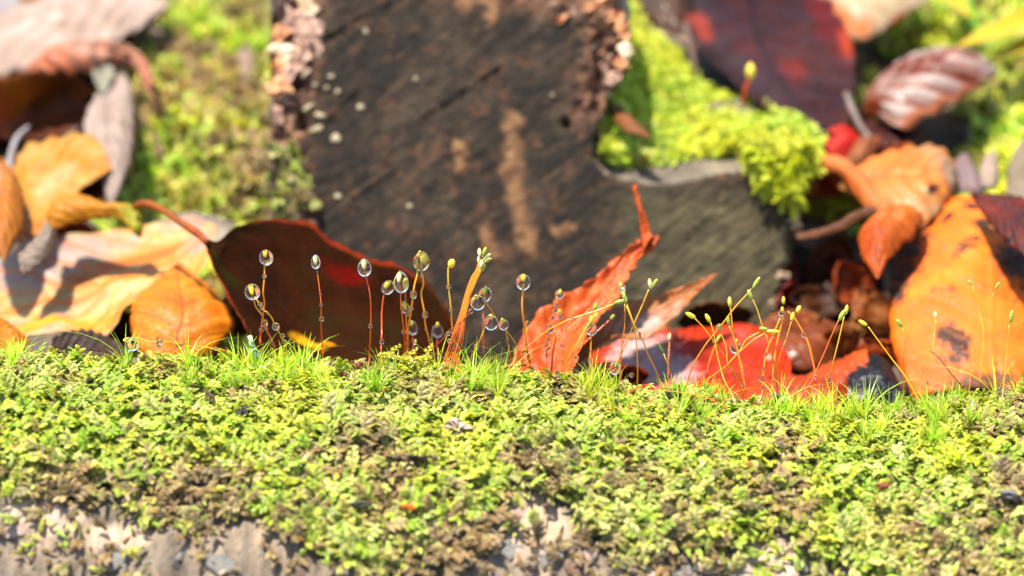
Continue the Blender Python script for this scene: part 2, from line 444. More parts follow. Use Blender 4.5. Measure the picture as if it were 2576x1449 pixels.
# ================================================================== moss kit
def moss_mat():
    m, nt, _, lk = newmat('moss_leaflets')
    a = N(nt, 'ShaderNodeAttribute', attribute_name='tint', attribute_type='INSTANCER')
    uv = N(nt, 'ShaderNodeTexCoord').outputs['UV']
    sep = N(nt, 'ShaderNodeSeparateXYZ'); lk.new(uv, sep.inputs[0])
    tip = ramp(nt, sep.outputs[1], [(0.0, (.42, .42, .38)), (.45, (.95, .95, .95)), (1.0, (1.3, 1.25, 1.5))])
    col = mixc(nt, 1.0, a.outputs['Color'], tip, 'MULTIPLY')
    # the leaflets are green film over a paler midrib
    lf = ramp(nt, sep.outputs[0], [(0, (.85, .85, .8)), (1, (1.18, 1.15, 1.1))])
    col = mixc(nt, 1.0, col, lf, 'MULTIPLY')
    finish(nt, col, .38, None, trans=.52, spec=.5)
    return m
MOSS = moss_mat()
def leaflet(V, F, U, base, d, side, nrm, ln, w, vpos, r):
    """one cupped pointed leaflet of four triangles"""
    o = len(V)
    mid = base + d*ln*.45 + nrm*ln*.10
    V += [base, mid - side*w + nrm*w*.5, mid, mid + side*w + nrm*w*.5, base + d*ln + nrm*ln*.02]
    F += [(o, o+2, o+1), (o, o+3, o+2), (o+1, o+2, o+4), (o+2, o+3, o+4)]
    U += [(r, vpos), (r, vpos), (r*.8, vpos), (r, vpos), (r, min(1, vpos+.12))]
def shoot(V, F, U, p0, d0, nrm0, length, width, n, r, bend=.5, v0=0.0):
    d0 = d0/np.linalg.norm(d0); side0 = np.cross(d0, nrm0); side0 /= np.linalg.norm(side0); nrm = np.cross(side0, d0)
    for i in range(n):
        t = i/(n-1)
        a = bend*t
        dr = d0*math.cos(a) + nrm*-math.sin(a); nn = nrm*math.cos(a) + d0*math.sin(a)
        p = p0 + d0*length*t*(1-.15*bend*t) - nrm*length*.35*bend*t*t
        taper = (1 - .55*t**3)*(.55 + .45*min(1, t*3))
        k = i % 3
        sd = side0*(1 if k == 0 else -1) if k < 2 else nn*.9
        spread = .85 if k < 2 else .35
        dd = dr + sd*spread*.7 + nn*.12 + r.normal(0, .12, 3)
        dd /= np.linalg.norm(dd)
        sv = np.cross(dd, nn if k < 2 else side0); sv /= np.linalg.norm(sv)
        up = np.cross(sv, dd)
        leaflet(V, F, U, p, dd, sv, up, width*1.0*taper*r.uniform(.85, 1.15), width*.44*taper, v0 + (1-v0)*t*.88, r.uniform(0, 1))
def core(V, F, U, p0, d0, nrm0, length, width, r, bend=.5):
    """the flattened body that the overlapping leaflets of a shoot make together"""
    d0 = d0/np.linalg.norm(d0); sd = np.cross(d0, nrm0); sd /= np.linalg.norm(sd); nn = np.cross(sd, d0)
    m = 7; o = len(V); c = r.uniform()
    for i in range(m):
        t = i/(m-1); p = p0 + d0*length*t*(1-.15*bend*t)*1.06 - nn*length*.35*bend*t*t
        w = width*(.35 + .65*math.sin(math.pi*min(1, t*.62+.2)))*(1-t**5)*(.86+.28*(i % 2)) + .002
        V += [p - sd*w, p + nn*w*.35, p + sd*w, p - nn*w*.3]; U += [(c, t*.85)]*4
    for i in range(m-1):
        for j in range(4): F.append((o+4*i+j, o+4*i+(j+1) % 4, o+4*i+4+(j+1) % 4, o+4*i+4+j))
def kit_mesh(name, V, F, U, mat):
    return mesh_obj(name, np.array(V), F, mat, uv=np.array(U), origin=(0, 0, 0), smooth=False, link=False)
Z3, Y3, X3 = np.array((0, 0, 1.)), np.array((0, 1., 0)), np.array((1., 0, 0))
kit = []
kr = np.random.default_rng(11)
for k in range(5):                                   # simple tongue shoots, growing along +Z
    V, F, U = [], [], []
    L_, W_, B_ = kr.uniform(.28, .44), kr.uniform(.085, .115), kr.uniform(.2, .9)
    core(V, F, U, np.zeros(3), Z3, Y3, L_, W_*.72, kr, B_)
    shoot(V, F, U, np.zeros(3), Z3, Y3, L_, W_, 24, kr, B_)
    kit.append(kit_mesh('moss_shoot_kit', V, F, U, MOSS))
for k in range(3):                                   # branching fronds
    V, F, U = [], [], []
    L_ = kr.uniform(.45, .6)
    shoot(V, F, U, np.zeros(3), Z3, Y3, L_, .09, 18, kr, .5); core(V, F, U, np.zeros(3), Z3, Y3, L_, .06, kr, .5)
    for j in range(5):
        t = .2 + .15*j
        s = 1 if j % 2 else -1
        shoot(V, F, U, Z3*L_*t, Z3 + s*X3*kr.uniform(.6, .9), Y3, L_*(.6-.3*t), .075, 11, kr, .5, t*.6); core(V, F, U, Z3*L_*t, Z3 + s*X3*.75, Y3, L_*(.6-.3*t), .055, kr, .5)
    kit.append(kit_mesh('moss_frond_kit', V, F, U, MOSS))
for k in range(2):                                   # little upright stars
    V, F, U = [], [], []
    for j in range(15):
        an = j*2.4; e = .35 + .5*(j/15)
        d = X3*math.cos(an)*math.cos(e) + Y3*math.sin(an)*math.cos(e) + Z3*math.sin(e)
        sv = np.cross(d, Z3); sv /= np.linalg.norm(sv)
        leaflet(V, F, U, Z3*(.06+.008*j), d, sv, np.cross(sv, d), .13, .03, .5+.4*j/15, kr.uniform())
    kit.append(kit_mesh('moss_star_kit', V, F, U, MOSS))
def hair_kit(n, h, spread, w):
    V, F, U = [], [], []
    for j in range(n):
        an = kr.uniform(0, 6.28); e = kr.uniform(0, 1)**.8*spread
        d = np.array((math.cos(an)*math.sin(e), math.sin(an)*math.sin(e), math.cos(e)))
        out = np.array((math.cos(an), math.sin(an), 0)); ln = h*kr.uniform(.55, 1)
        sd = np.cross(d, Z3 + .01*X3); sd /= np.linalg.norm(sd)
        p = out*.03*kr.uniform(); curl = kr.normal(.3, .7); o = len(V); m = 6
        for i in range(m):
            t = i/(m-1); q = p + d*ln*t + out*curl*ln*t*t*.6 - Z3*abs(curl)*ln*.25*t**3
            ww = w*(1-t**1.5)*(.6+.4*min(1, t*5)) + .0006
            V += [q - sd*ww, q + sd*ww]; U += [(.5, .25+.75*t)]*2
        F += [(o+2*i, o+2*i+1, o+2*i+3, o+2*i+2) for i in range(m-1)]
    return kit_mesh('hair_moss_kit', V, F, U, MOSS)
hairs = [hair_kit(15, .60, .85, .012), hair_kit(12, .5, 1.1, .011), hair_kit(9, .74, .6, .012)]

def scatter(name, label, pts, rots, scl, idx, tint, kits, parent=None, kind='stuff', cat='moss'):
    """one object: a cloud of points on each of which geometry nodes set one of the kit meshes"""
    me = bpy.data.meshes.new(name); me.from_pydata(pts.tolist(), [], [])
    def at(nm, ty, key, val):
        a = me.attributes.new(nm, ty, 'POINT'); a.data.foreach_set(key, np.asarray(val, np.float32 if ty != 'INT' else np.int32).ravel())
    at('rot', 'FLOAT_VECTOR', 'vector', rots); at('scl', 'FLOAT', 'value', scl); at('idx', 'INT', 'value', idx)
    at('tint', 'FLOAT_COLOR', 'color', np.concatenate([tint, np.ones((len(tint), 1))], 1))
    me.materials.append(MOSS)
    o = bpy.data.objects.new(name, me); COL.objects.link(o)
    ng = bpy.data.node_groups.new(name + '_growth', 'GeometryNodeTree')
    ng.interface.new_socket('Geometry', in_out='INPUT', socket_type='NodeSocketGeometry')
    ng.interface.new_socket('Geometry', in_out='OUTPUT', socket_type='NodeSocketGeometry')
    gi, go = ng.nodes.new('NodeGroupInput'), ng.nodes.new('NodeGroupOutput')
    j = ng.nodes.new('GeometryNodeJoinGeometry')
    for kk in reversed(kits):
        oi = ng.nodes.new('GeometryNodeObjectInfo'); oi.inputs['Object'].default_value = kk; oi.inputs['As Instance'].default_value = False
        g2 = ng.nodes.new('GeometryNodeGeometryToInstance'); ng.links.new(oi.outputs['Geometry'], g2.inputs[0]); ng.links.new(g2.outputs[0], j.inputs[0])
    ip = ng.nodes.new('GeometryNodeInstanceOnPoints'); ip.inputs['Pick Instance'].default_value = True
    def na(nm, ty):
        a = ng.nodes.new('GeometryNodeInputNamedAttribute'); a.data_type = ty; a.inputs[0].default_value = nm; return a.outputs['Attribute']
    er = ng.nodes.new('FunctionNodeEulerToRotation'); ng.links.new(na('rot', 'FLOAT_VECTOR'), er.inputs[0])
    ng.links.new(gi.outputs[0], ip.inputs['Points']); ng.links.new(j.outputs[0], ip.inputs['Instance'])
    ng.links.new(na('idx', 'INT'), ip.inputs['Instance Index']); ng.links.new(er.outputs[0], ip.inputs['Rotation']); ng.links.new(na('scl', 'FLOAT'), ip.inputs['Scale'])
    ng.links.new(ip.outputs[0], go.inputs[0])
    md = o.modifiers.new('growth', 'NODES'); md.node_group = ng
    if parent is not None: o.parent = parent; o.location = -parent.location; o['kind'] = 'stuff'
    else: tag(o, label, cat, None, kind)
    return o
def frames_to_euler(z, y):
    """Euler angles of frames with local Z along z and local Y near y"""
    z = z/np.linalg.norm(z, axis=1)[:, None]
    x = np.cross(y, z); x /= np.linalg.norm(x, axis=1)[:, None] + 1e-9
    y = np.cross(z, x)
    # matrix columns x,y,z ; XYZ euler
    return np.stack([np.arctan2(y[:, 2], z[:, 2]), -np.arcsin(np.clip(x[:, 2], -1, 1)), np.arctan2(x[:, 1], x[:, 0])], 1)
GREENS = np.array(((.72, .74, .10), (.64, .72, .09), (.46, .66, .07), (.76, .78, .26), (.62, .58, .13)))
BROWNS = np.array(((.46, .31, .13), (.34, .25, .13), (.58, .46, .20)))
def tints(q1, q2, r, n, brown=.2, bias=0.0):
    """q1: noise that picks the green, q2: noise that picks withered patches"""
    g = np.clip((q1*.9 + bias + r.normal(0, .22, n) + .5)*4, 0, 3.999)
    i = g.astype(int); f = (g-i)[:, None]
    c = GREENS[i]*(1-f) + GREENS[i+1]*f
    w = sstep(.5-brown, .95-brown, q2 + r.normal(0, .18, n) + .35)[:, None]
    b = BROWNS[r.integers(0, 3, n)]
    c = c*(1-w) + b*w
    return c*r.uniform(.72, 1.12, n)[:, None]
def grow(name, label, pts, nrm, r, lean=(.3, 1.3), towards=None, tw=.3, smin=.7, smax=1.25, kits=None, tint=None, weights=None, **kw):
    n = len(pts)
    rnd = r.normal(0, 1, (n, 3)); tan = rnd - nrm*(rnd*nrm).sum(1)[:, None]; tan /= np.linalg.norm(tan, axis=1)[:, None]
    if towards is not None:
        tt = np.asarray(towards) - nrm*(nrm @ np.asarray(towards))[:, None]
        tan = tan + tw*tt
        tan /= np.linalg.norm(tan, axis=1)[:, None]
    an = r.uniform(lean[0], lean[1], n)[:, None]
    z = nrm*np.cos(an) + tan*np.sin(an)
    y = nrm*np.sin(an) - tan*np.cos(an)
    kits = kits or kit
    idx = r.choice(len(kits), n, p=weights)
    return scatter(name, label, pts, frames_to_euler(z, y), r.uniform(smin, smax, n), idx, tint, kits, **kw)

# ---- moss on the near log
r = np.random.default_rng(5)
n = 125000
x = r.uniform(-11.5, 11.5, n); ph = np.radians(r.uniform(-48, 88, n))
ba, X, Y = bark_amount(x, ph)
thin = fbm(x*1.4, ph*5, 0, 41)
keep = r.uniform(size=n) > np.clip(ba*1.02, 0, .90) + .6*sstep(.12, .45, thin)*sstep(1020, 1250, Y)*(1-.6*sstep(1700, 2200, X))
x, ph, Y, X, ba = x[keep], ph[keep], Y[keep], X[keep], ba[keep]; n = len(x)
layer = r.uniform(-.02, .13, n)*(1-.6*ba)
pts = log_point(x, ph, layer); nrm = log_normal(x, ph)
q1 = fbm(x*.9, ph*4.0, 0, 51); q2 = fbm(x*1.7, ph*6.5, 0, 52)
W = np.array([.16]*5 + [.045]*3 + [.0325]*2)
tn = tints(q1, q2, r, n, .09 + .22*sstep(.2, .8, ba) + .20*sstep(1080, 1300, Y)*(1-sstep(1500, 1900, X)), .02 + .1*sstep(1900, 2300, X)) * 1.0
grow('moss_carpet', 'wet yellow green moss carpet over the near log', pts, nrm, r, (.6, 1.45), -UP*.3 - AX*.8, .35, .30, .66, tint=tn, weights=W/W.sum())
# ---- tufts of hair moss along the crest and lower down
tuft_at = [(20, 885), (50, 880), (478, 935), (505, 925), (540, 920), (575, 925), (610, 915), (655, 900), (690, 905), (715, 925), (745, 915), (775, 905), (760, 945), (800, 925), (700, 955), (650, 960), (730, 975),
           (835, 895), (930, 900), (970, 910), (1000, 905), (600, 985), (1190, 940), (1210, 925), (1230, 930), (1255, 925), (1275, 935), (1245, 950), (1105, 905), (1135, 915), (1470, 950), (1490, 955), (1530, 975), (1560, 990),
           (1690, 990), (1715, 980), (1745, 975), (1770, 985), (1790, 990), (1820, 995), (1730, 1005), (1510, 1010), (1940, 1000), (1960, 990), (1975, 1000), (2000, 985), (2020, 995), (2045, 1000), (2060, 1010), (2085, 1005),
           (2110, 1010), (2130, 1015), (2160, 1005), (2180, 1000), (2205, 1010), (2230, 1010), (2285, 1000), (2310, 990), (2335, 985), (2355, 1000), (2380, 975), (2400, 985), (2300, 1020), (2350, 1025), (2420, 1000), (2500, 985), (2560, 990),
           (2345, 1140), (2360, 1080), (2180, 1130), (2400, 1180), (50, 920), (300, 950), (1560, 1060), (1250, 1010), (950, 1000)]
r = np.random.default_rng(6)
tp, tnm, tc_ = [], [], []
for (tx_, ty_) in tuft_at:
    cv_ = float(np.interp(tx_, crest_pts[:, 0], crest_pts[:, 1]))
    for k in range(3):
        x0, p0 = log_ph(tx_ + r.normal(0, 9), max(ty_ + 12 + r.normal(0, 6), cv_+1))
        if ty_ < cv_ + 12: p0 = r.uniform(-.05, .30)
        tp.append(log_point(np.array(x0), np.array(p0), np.array(.16))); tnm.append(log_normal(np.array(x0), np.array(p0)))
        tc_.append(np.array((.40, .60, .04))*r.uniform(.7, 1.3) if r.uniform() < .75 else np.array((.6, .66, .04)))
tp, tnm = np.array(tp), np.array(tnm)
grow('hair_moss_tufts', 'bright green hair-fine moss tufts standing along the log crest', tp, tnm*.3 + UP*.7, r, (.0, .6), None, 0, .5, 1.15, kits=hairs, tint=np.array(tc_))

# ================================================================== sawn stump behind
outline = [(690, -70), (684, 60), (678, 160), (684, 250), (677, 330), (685, 400), (679, 470), (690, 540), (684, 640), (680, 800), (690, 960), (760, 1060), (1300, 1100), (1900, 1080), (1950, 960), (1958, 820),
           (1962, 740), (1978, 690), (1990, 640), (2008, 555), (1990, 500), (1960, 470), (1925, 432), (1880, 424), (1800, 436), (1740, 455), (1650, 461), (1580, 455), (1525, 432), (1494, 400),
           (1497, 370), (1505, 300), (1530, 245), (1552, 215), (1578, 170), (1588, 130), (1570, 85), (1552, 30), (1540, -70)]
def face_dd(X, Y):
    return 7.2 - .0012*(Y-500)
ol = []
for i in range(len(outline)):
    a, b = np.array(outline[i], float), np.array(outline[(i+1) % len(outline)], float)
    k = max(1, int(np.linalg.norm(b-a)/11))
    for j in range(k):
        q = a + (b-a)*j/k
        ol.append(q)
ol = np.array(ol)
ol += 5*np.stack([vnoise(ol[:, 0]*.035, ol[:, 1]*.035, 0, 81), vnoise(ol[:, 0]*.035, ol[:, 1]*.035, 0, 82)], 1) + 5*np.stack([vnoise(ol[:, 0]*.09, ol[:, 1]*.09, 0, 83), vnoise(ol[:, 0]*.09, ol[:, 1]*.09, 0, 84)], 1)
from mathutils import geometry as _g
def inside(px, py, poly):
    c = np.zeros(px.shape, bool)
    for i in range(len(poly)):
        x1, y1 = poly[i-1]; x2, y2 = poly[i]
        cond = ((y1 > py) != (y2 > py))
        with np.errstate(divide='ignore', invalid='ignore'):
            c ^= cond & (px < (x2-x1)*(py-y1)/(y2-y1) + x1)
    return c
def edge_dist(px, py, poly):
    d = np.full(px.shape, 1e9)
    for i in range(len(poly)):
        a = poly[i-1]; b = poly[i]; ab = b-a
        t = np.clip(((px-a[0])*ab[0] + (py-a[1])*ab[1])/(ab @ ab + 1e-9), 0, 1)
        d = np.minimum(d, np.hypot(px-a[0]-t*ab[0], py-a[1]-t*ab[1]))
    return d
gxx, gyy = np.meshgrid(np.arange(670, 2020, 7.5), np.arange(-68, 1100, 7.5))
gxx = gxx + rng.uniform(-2, 2, gxx.shape); gyy = gyy + rng.uniform(-2, 2, gyy.shape)
fx, fy = gxx.ravel(), gyy.ravel()
ins = inside(fx, fy, ol); fx, fy = fx[ins], fy[ins]
ed = edge_dist(fx, fy, ol); k_ = ed > 4.5; fx, fy, ed = fx[k_], fy[k_], ed[k_]
no = len(ol)
p2 = [Vector(q) for q in ol] + [Vector(q) for q in zip(fx, fy)]
res = delaunay_2d_cdt(p2, [(i, (i+1) % no) for i in range(no)], [], 1, 1e-4)
fv = np.array([tuple(v) for v in res[0]]); ff = [tuple(f) for f in res[2]]
FX, FY = fv[:, 0], fv[:, 1]
ED = edge_dist(FX, FY, ol)
def pl_dist(px, py, pl):
    pl = np.array(pl, float); d = np.full(px.shape, 1e9)
    for a, b in zip(pl[:-1], pl[1:]):
        ab = b-a; t = np.clip(((px-a[0])*ab[0] + (py-a[1])*ab[1])/(ab @ ab), 0, 1)
        d = np.minimum(d, np.hypot(px-a[0]-t*ab[0], py-a[1]-t*ab[1]))
    return d
u_, w_ = (FX*.78 + FY*.62)/PPC, (-FX*.62 + FY*.78)/PPC         # along and across the saw marks
u_, w_ = (FX*.80 - FY*.60)/PPC, (FX*.60 + FY*.80)/PPC
# bark belt: wide on the left side and round the upper right shoulder
belt = 1 - sstep(50, 120, ED + 45*fbm(FX*.02, FY*.02, 0, 91))
belt *= np.maximum(1 - sstep(760, 860, FX), np.maximum((1-sstep(250, 330, FY))*sstep(1330, 1480, FX)*1.0, (1-sstep(60, 130, FY))*sstep(1000, 1300, FX)*.6))
rot = 0
for pl, w in (([(1288, 325), (1285, 400), (1300, 470), (1310, 540), (1330, 600)], 30), ([(1215, 590), (1250, 650)], 14), ([(1145, 350), (1155, 410)], 8), ([(1390, 575), (1430, 580)], 9), ([(1330, 600), (1340, 650)], 9),
              ([(1170, 0), (1190, 30), (1240, 45), (1240, 0)], 12)):
    rot = np.maximum(rot, 1 - sstep(w*.2, w*1.35, pl_dist(FX, FY, pl) + 34*fbm(FX*.03, FY*.03, 0, 93)))
stub = sstep(1480, 1640, FX)*sstep(430, 520, FY)
rel = .022*fbm(u_*.9, w_*9, 0, 95) + .03*fbm(FX*.012, FY*.012, 0, 96) + .040*fbm(FX*.05, FY*.05, 0, 97)
rel += belt*(.28*fbm(FX*.02, FY*.028, 0, 98) + .16*fbm(FX*.055, FY*.07, 0, 99) - .12)
rel += .03*rot + .05*stub*fbm(u_*.9, w_*6, 0, 100)
for pl in ([(1060, 290), (1250, 165)], [(820, 300), (900, 215)], [(740, 130), (980, 0)], [(880, 500), (1000, 420)]):
    rel += .06*np.exp(-(pl_dist(FX, FY, pl)/5)**2)
rel -= .35*np.exp(-(pl_dist(FX, FY, [(1425, 308), (1426, 312)])/9)**2) + .4*np.exp(-(pl_dist(FX, FY, [(758, 285), (760, 310)])/12)**2)
rel -= .10*np.exp(-(ED/7)**2)
FP = np.array([P(a, b, face_dd(a, b)) for a, b in zip(FX, FY)])
fe1, fe2 = P(1300, 500, face_dd(0, 500)) - P(1200, 500, face_dd(0, 500)), P(1300, 400, face_dd(0, 400)) - P(1300, 500, face_dd(0, 500))
FN = np.cross(fe1, fe2); FN /= np.linalg.norm(FN); FN = FN if FN @ AX < 0 else -FN
FP = FP + FN*rel[:, None]
def face_mat():
    m, nt, _, lk = newmat('sawn_wood')
    tc = N(nt, 'ShaderNodeTexCoord')
    uv = tc.outputs['UV']
    mp = N(nt, 'ShaderNodeMapping'); lk.new(uv, mp.inputs[0]); mp.inputs['Rotation'].default_value = (0, 0, 0); mp.inputs['Scale'].default_value = (1.4, 7, 1)
    a = lambda s: N(nt, 'ShaderNodeAttribute', attribute_name=s).outputs['Fac']
    n1 = noise(nt, mp.outputs[0], 1.3, 6, .7, 1.0, .3)
    base = ramp(nt, n1, [(.3, (.005, .004, .002)), (.46, (.013, .008, .004)), (.58, (.034, .020, .010)), (.70, (.11, .066, .032))])
    n2 = noise(nt, uv, 1.1, 5, .7, 4.0)
    base = mixc(nt, ramp(nt, n2, [(.5, (0, 0, 0)), (.66, (.75, .75, .75))]), base, (.075, .05, .028))
    n5 = noise(nt, uv, 2.6, 6, .75, 9.0)
    base = mixc(nt, ramp(nt, n5, [(.53, (0, 0, 0)), (.64, (.8, .8, .8))]), base, (.13, .055, .024))
    base = mixc(nt, ramp(nt, noise(nt, uv, 6.5, 5, .7, 15.0), [(.62, (0, 0, 0)), (.70, (.8, .8, .8))]), base, (.20, .125, .07))
    base = mixc(nt, ramp(nt, noise(nt, uv, 4.0, 5, .7, 19.0), [(.34, (.8, .8, .8)), (.44, (0, 0, 0))]), base, (.006, .006, .005))
    base = mixc(nt, math_n(nt, 'MULTIPLY', a('stub'), .85), base, ramp(nt, noise(nt, mp.outputs[0], 1.5, 6, .7, 12.), [(.32, (.022, .018, .009)), (.5, (.075, .058, .026)), (.68, (.20, .16, .075))]))
    rotc = ramp(nt, noise(nt, uv, 5, 5, .7, 2.0), [(.35, (.12, .05, .02)), (.65, (.34, .17, .07))])
    col = mixc(nt, a('rot'), base, rotc)
    bk = ramp(nt, noise(nt, uv, 3.2, 6, .72, 7.0), [(.34, (.04, .016, .01)), (.46, (.14, .06, .035)), (.56, (.34, .16, .08)), (.68, (.48, .32, .20))])
    col = mixc(nt, a('belt'), col, bk)
    bp = math_n(nt, 'ADD', n1, math_n(nt, 'MULTIPLY', noise(nt, uv, 9, 6, .75, 6.0), 1.3))
    finish(nt, col, .62, bp, .9, .10, spec=.25)
    return m
SAWN = face_mat()
stump = empty('sawn_stump', P(1288, 900, 8.5), 'dark weathered sawn stump with a mossy side stub standing behind the log', 'stump')
stump.location.z = -4
mesh_obj('cut_face', FP, ff, SAWN, parent=stump, uv=np.stack([u_, w_], 1), attrs={'belt': belt, 'rot': rot, 'stub': stub})
# the bark flank runs straight back from the rim of the cut
BACK = np.array((0, .995, .06))
rim = np.array([P(a, b, face_dd(a, b)) for a, b in ol]) - FN*.10
cen = rim.mean(0)
ks = np.concatenate([[0, .12], np.linspace(.3, 2.6, 14)])
rings = []
for i, k in enumerate(ks):
    outw = rim - cen; outw /= np.linalg.norm(outw, axis=1)[:, None]
    j = fbm(rim[:, 0]*1.2 + 7, rim[:, 2]*1.2, k*1.1, 110)*.16 + fbm(rim[:, 0]*4, rim[:, 2]*4, k*4, 112)*.05
    rings.append(rim + BACK*k + outw*((j + (.05 if i else 0))*min(1, k*2)*(1) - .06*k*0)[:, None])
RV = np.vstack(rings)
BK2 = simple_mat('stump_bark', (.10, .075, .055), (.36, .30, .22), 1.4, .8, .8, seed=21.)
mesh_obj('bark', RV, grid_faces(len(ks), no, True) + [tuple((len(ks)-1)*no+q for q in range(no))], BK2, parent=stump)
SPECK = simple_mat('pale_fungus', (.42, .34, .20), (.62, .54, .38), 8, .6, .3)
for (X, Y, a_, b_, an) in ((845, 349, 13, 13, 0), (907, 271, 10, 9, 0), (850, 231, 7, 7, 0), (822, 222, 6, 6, 0), (793, 214, 7, 5, 0), (805, 291, 16, 8, -10), (797, 326, 18, 9, 20), (775, 271, 18, 6, 35), (770, 185, 16, 6, 45),
                          (833, 193, 9, 6, 0), (920, 80, 7, 8, 0), (850, 495, 10, 8, 0), (1030, 520, 8, 7, 0), (1046, 200, 6, 6, 0), (1390, 240, 5, 5, 0)):
    c = P(X, Y, face_dd(X, Y)) + FN*.02
    an = math.radians(an); e1 = fe1/np.linalg.norm(fe1); e2 = np.cross(FN, e1); d1 = e1*math.cos(an) + e2*math.sin(an); d2 = np.cross(FN, d1)
    V = []
    for lat in np.linspace(-1.2, 1.45, 6):
        for t in np.arange(10)*2*math.pi/10:
            k = math.cos(lat)*(1+.12*math.sin(3*t+X))
            V.append(c + (d1*a_*math.cos(t)*k + d2*b_*math.sin(t)*k)/PPC*1.15 + FN*.022*math.sin(lat))
    mesh_obj('fungus_speck', V, grid_faces(6, 10, True) + [tuple(50+q for q in range(10))], SPECK, parent=stump)
CRUST = [simple_mat('crust_orange', (.66, .28, .12), (.95, .62, .36), 3, .7, .8, seed=31.), simple_mat('crust_pink', (.40, .23, .16), (.80, .58, .46), 3, .7, .8, seed=32.),
         simple_mat('crust_cream', (.72, .55, .36), (1.0, .85, .66), 3, .7, .8, seed=33.), simple_mat('crust_dark', (.07, .035, .025), (.22, .11, .08), 3, .7, .8, seed=34.)]
def lump(name, X, Y, a_, b_, an, h, mat, parent, seed):
    rr = np.random.default_rng(seed)
    c = P(X, Y, face_dd(X, Y)); an = math.radians(an)
    e1 = fe1/np.linalg.norm(fe1); e2 = np.cross(FN, e1); d1 = e1*math.cos(an) + e2*math.sin(an); d2 = np.cross(FN, d1)
    V = []; q = rr.uniform(-.55, .5, 12)
    for i, lat in enumerate(np.linspace(-1.3, 1.45, 6)):
        for j in range(12):
            t = j*2*math.pi/12; k = math.cos(lat)*(1+q[j])
            V.append(c + (d1*a_*math.cos(t)*k + d2*b_*math.sin(t)*k)/PPC*1.35 + FN*(h*.2*math.sin(lat) + rr.uniform(-.05, .05)))
    return mesh_obj(name, V, grid_faces(6, 12, True) + [tuple(60+w for w in range(12))], mat, parent=parent, smooth=False)
rr = np.random.default_rng(3)
for (X, Y, a_, b_, an, h, mi) in ((700, 90, 26, 16, 60, .16, 0), (715, 130, 24, 18, 20, .15, 2), (698, 165, 22, 18, 80, .16, 0), (745, 60, 20, 36, 10, .13, 1), (770, 20, 22, 26, 0, .12, 2), (735, 170, 30, 18, 40, .13, 1),
        (708, 215, 22, 20, 0, .13, 0), (760, 130, 26, 18, 120, .12, 1), (735, 245, 22, 14, 20, .1, 3), (700, 300, 16, 26, 0, .12, 1), (790, 90, 18, 30, 10, .1, 1), (700, 385, 18, 24, 10, .12, 1), (712, 20, 16, 34, 0, .12, 3),
        (1575, 120, 16, 26, 10, .14, 2), (1560, 160, 18, 18, 40, .14, 0), (1568, 75, 14, 20, 0, .12, 0), (1545, 40, 20, 16, 60, .1, 0), (1500, 15, 26, 14, 20, .1, 0), (1450, 25, 20, 12, 0, .09, 1), (1540, 200, 20, 14, 50, .1, 1),
        (1510, 110, 24, 12, 45, .08, 3), (1520, 160, 26, 9, 50, .08, 1), (1410, 50, 18, 10, 30, .07, 0), (1395, 10, 18, 12, 0, .08, 1), (1500, 230, 24, 8, 48, .07, 3), (2000, 560, 14, 18, 20, .1, 2), (1972, 690, 16, 10, 10, .1, 2), (1955, 760, 18, 9, 5, .1, 2)):
    a_, b_ = (a_*1.25, b_*1.25) if X < 820 and Y < 260 else (a_, b_)
    lump('bark_crust', X, Y, a_, b_, an, h, CRUST[mi], stump, int(X*7+Y))

# ================================================================== moss on the stump stub and the bank behind
def patch(front, back, nr=40, nc=60):
    A, B = spline([P(*q) for q in front], nc), spline([P(*q) for q in back], nc)
    t = np.linspace(0, 1, nr)[:, None, None]
    return A[None]*(1-t) + B[None]*t
front = [(1500, 392, 7.4), (1560, 440, 7.8), (1650, 438, 8.0), (1720, 418, 8.1), (1800, 402, 8.0), (1870, 395, 7.8), (1930, 402, 7.4), (2000, 430, 7.3), (2030, 440, 7.6)]
back = [(1540, -60, 13.5), (1562, 20, 12.8), (1600, 80, 12.2), (1690, 150, 11.6), (1740, 235, 11.0), (1830, 275, 10.4), (1920, 300, 9.8), (1990, 320, 9.2), (2030, 345, 9.0)]
pm = patch(front, back, 50, 70)
tt_, ss_ = np.meshgrid(np.linspace(0, 1, 50), np.linspace(0, 1, 70), indexing='ij')
bul = .03*np.sin(np.pi*tt_)**.7 + .12*fbm(ss_*6, tt_*6, 0, 131) 
pn = np.cross(pm[1:, :-1]-pm[:-1, :-1], pm[:-1, 1:]-pm[:-1, :-1]); pn = pn.mean((0, 1)); pn /= np.linalg.norm(pn); pn = pn if pn[2] > 0 else -pn
pm = pm + pn*bul[..., None]
skirt = pm[-1:] - np.array((0, 0, 5.0)); skirt2 = pm[:1] - np.array((0, -.3, 1.0))
PM = np.concatenate([skirt2, pm, skirt])
MSOIL = simple_mat('moss_bed', (.10, .11, .02), (.22, .24, .04), 2.5, .8, .8, seed=41.)
mesh_obj('moss_bed', PM.reshape(-1, 3), grid_faces(52, 70), MSOIL, parent=stump)
def sample_grid(G, n, r):
    nr, nc = G.shape[:2]
    s, t = r.uniform(0, nc-1.001, n), r.uniform(0, nr-1.001, n)
    i, j = t.astype(int), s.astype(int); a, b = (t-i)[:, None], (s-j)[:, None]
    p = G[i, j]*(1-a)*(1-b) + G[i, j+1]*(1-a)*b + G[i+1, j]*a*(1-b) + G[i+1, j+1]*a*b
    nn = np.cross(G[i, j+1]-G[i, j], G[i+1, j]-G[i, j]); nn /= np.linalg.norm(nn, axis=1)[:, None] + 1e-9
    nn *= np.sign(nn[:, 2])[:, None] + 1e-9
    return p, nn, s/(nc-1), t/(nr-1)
r = np.random.default_rng(9)
p_, n_, s_, t_ = sample_grid(pm, 26000, r)
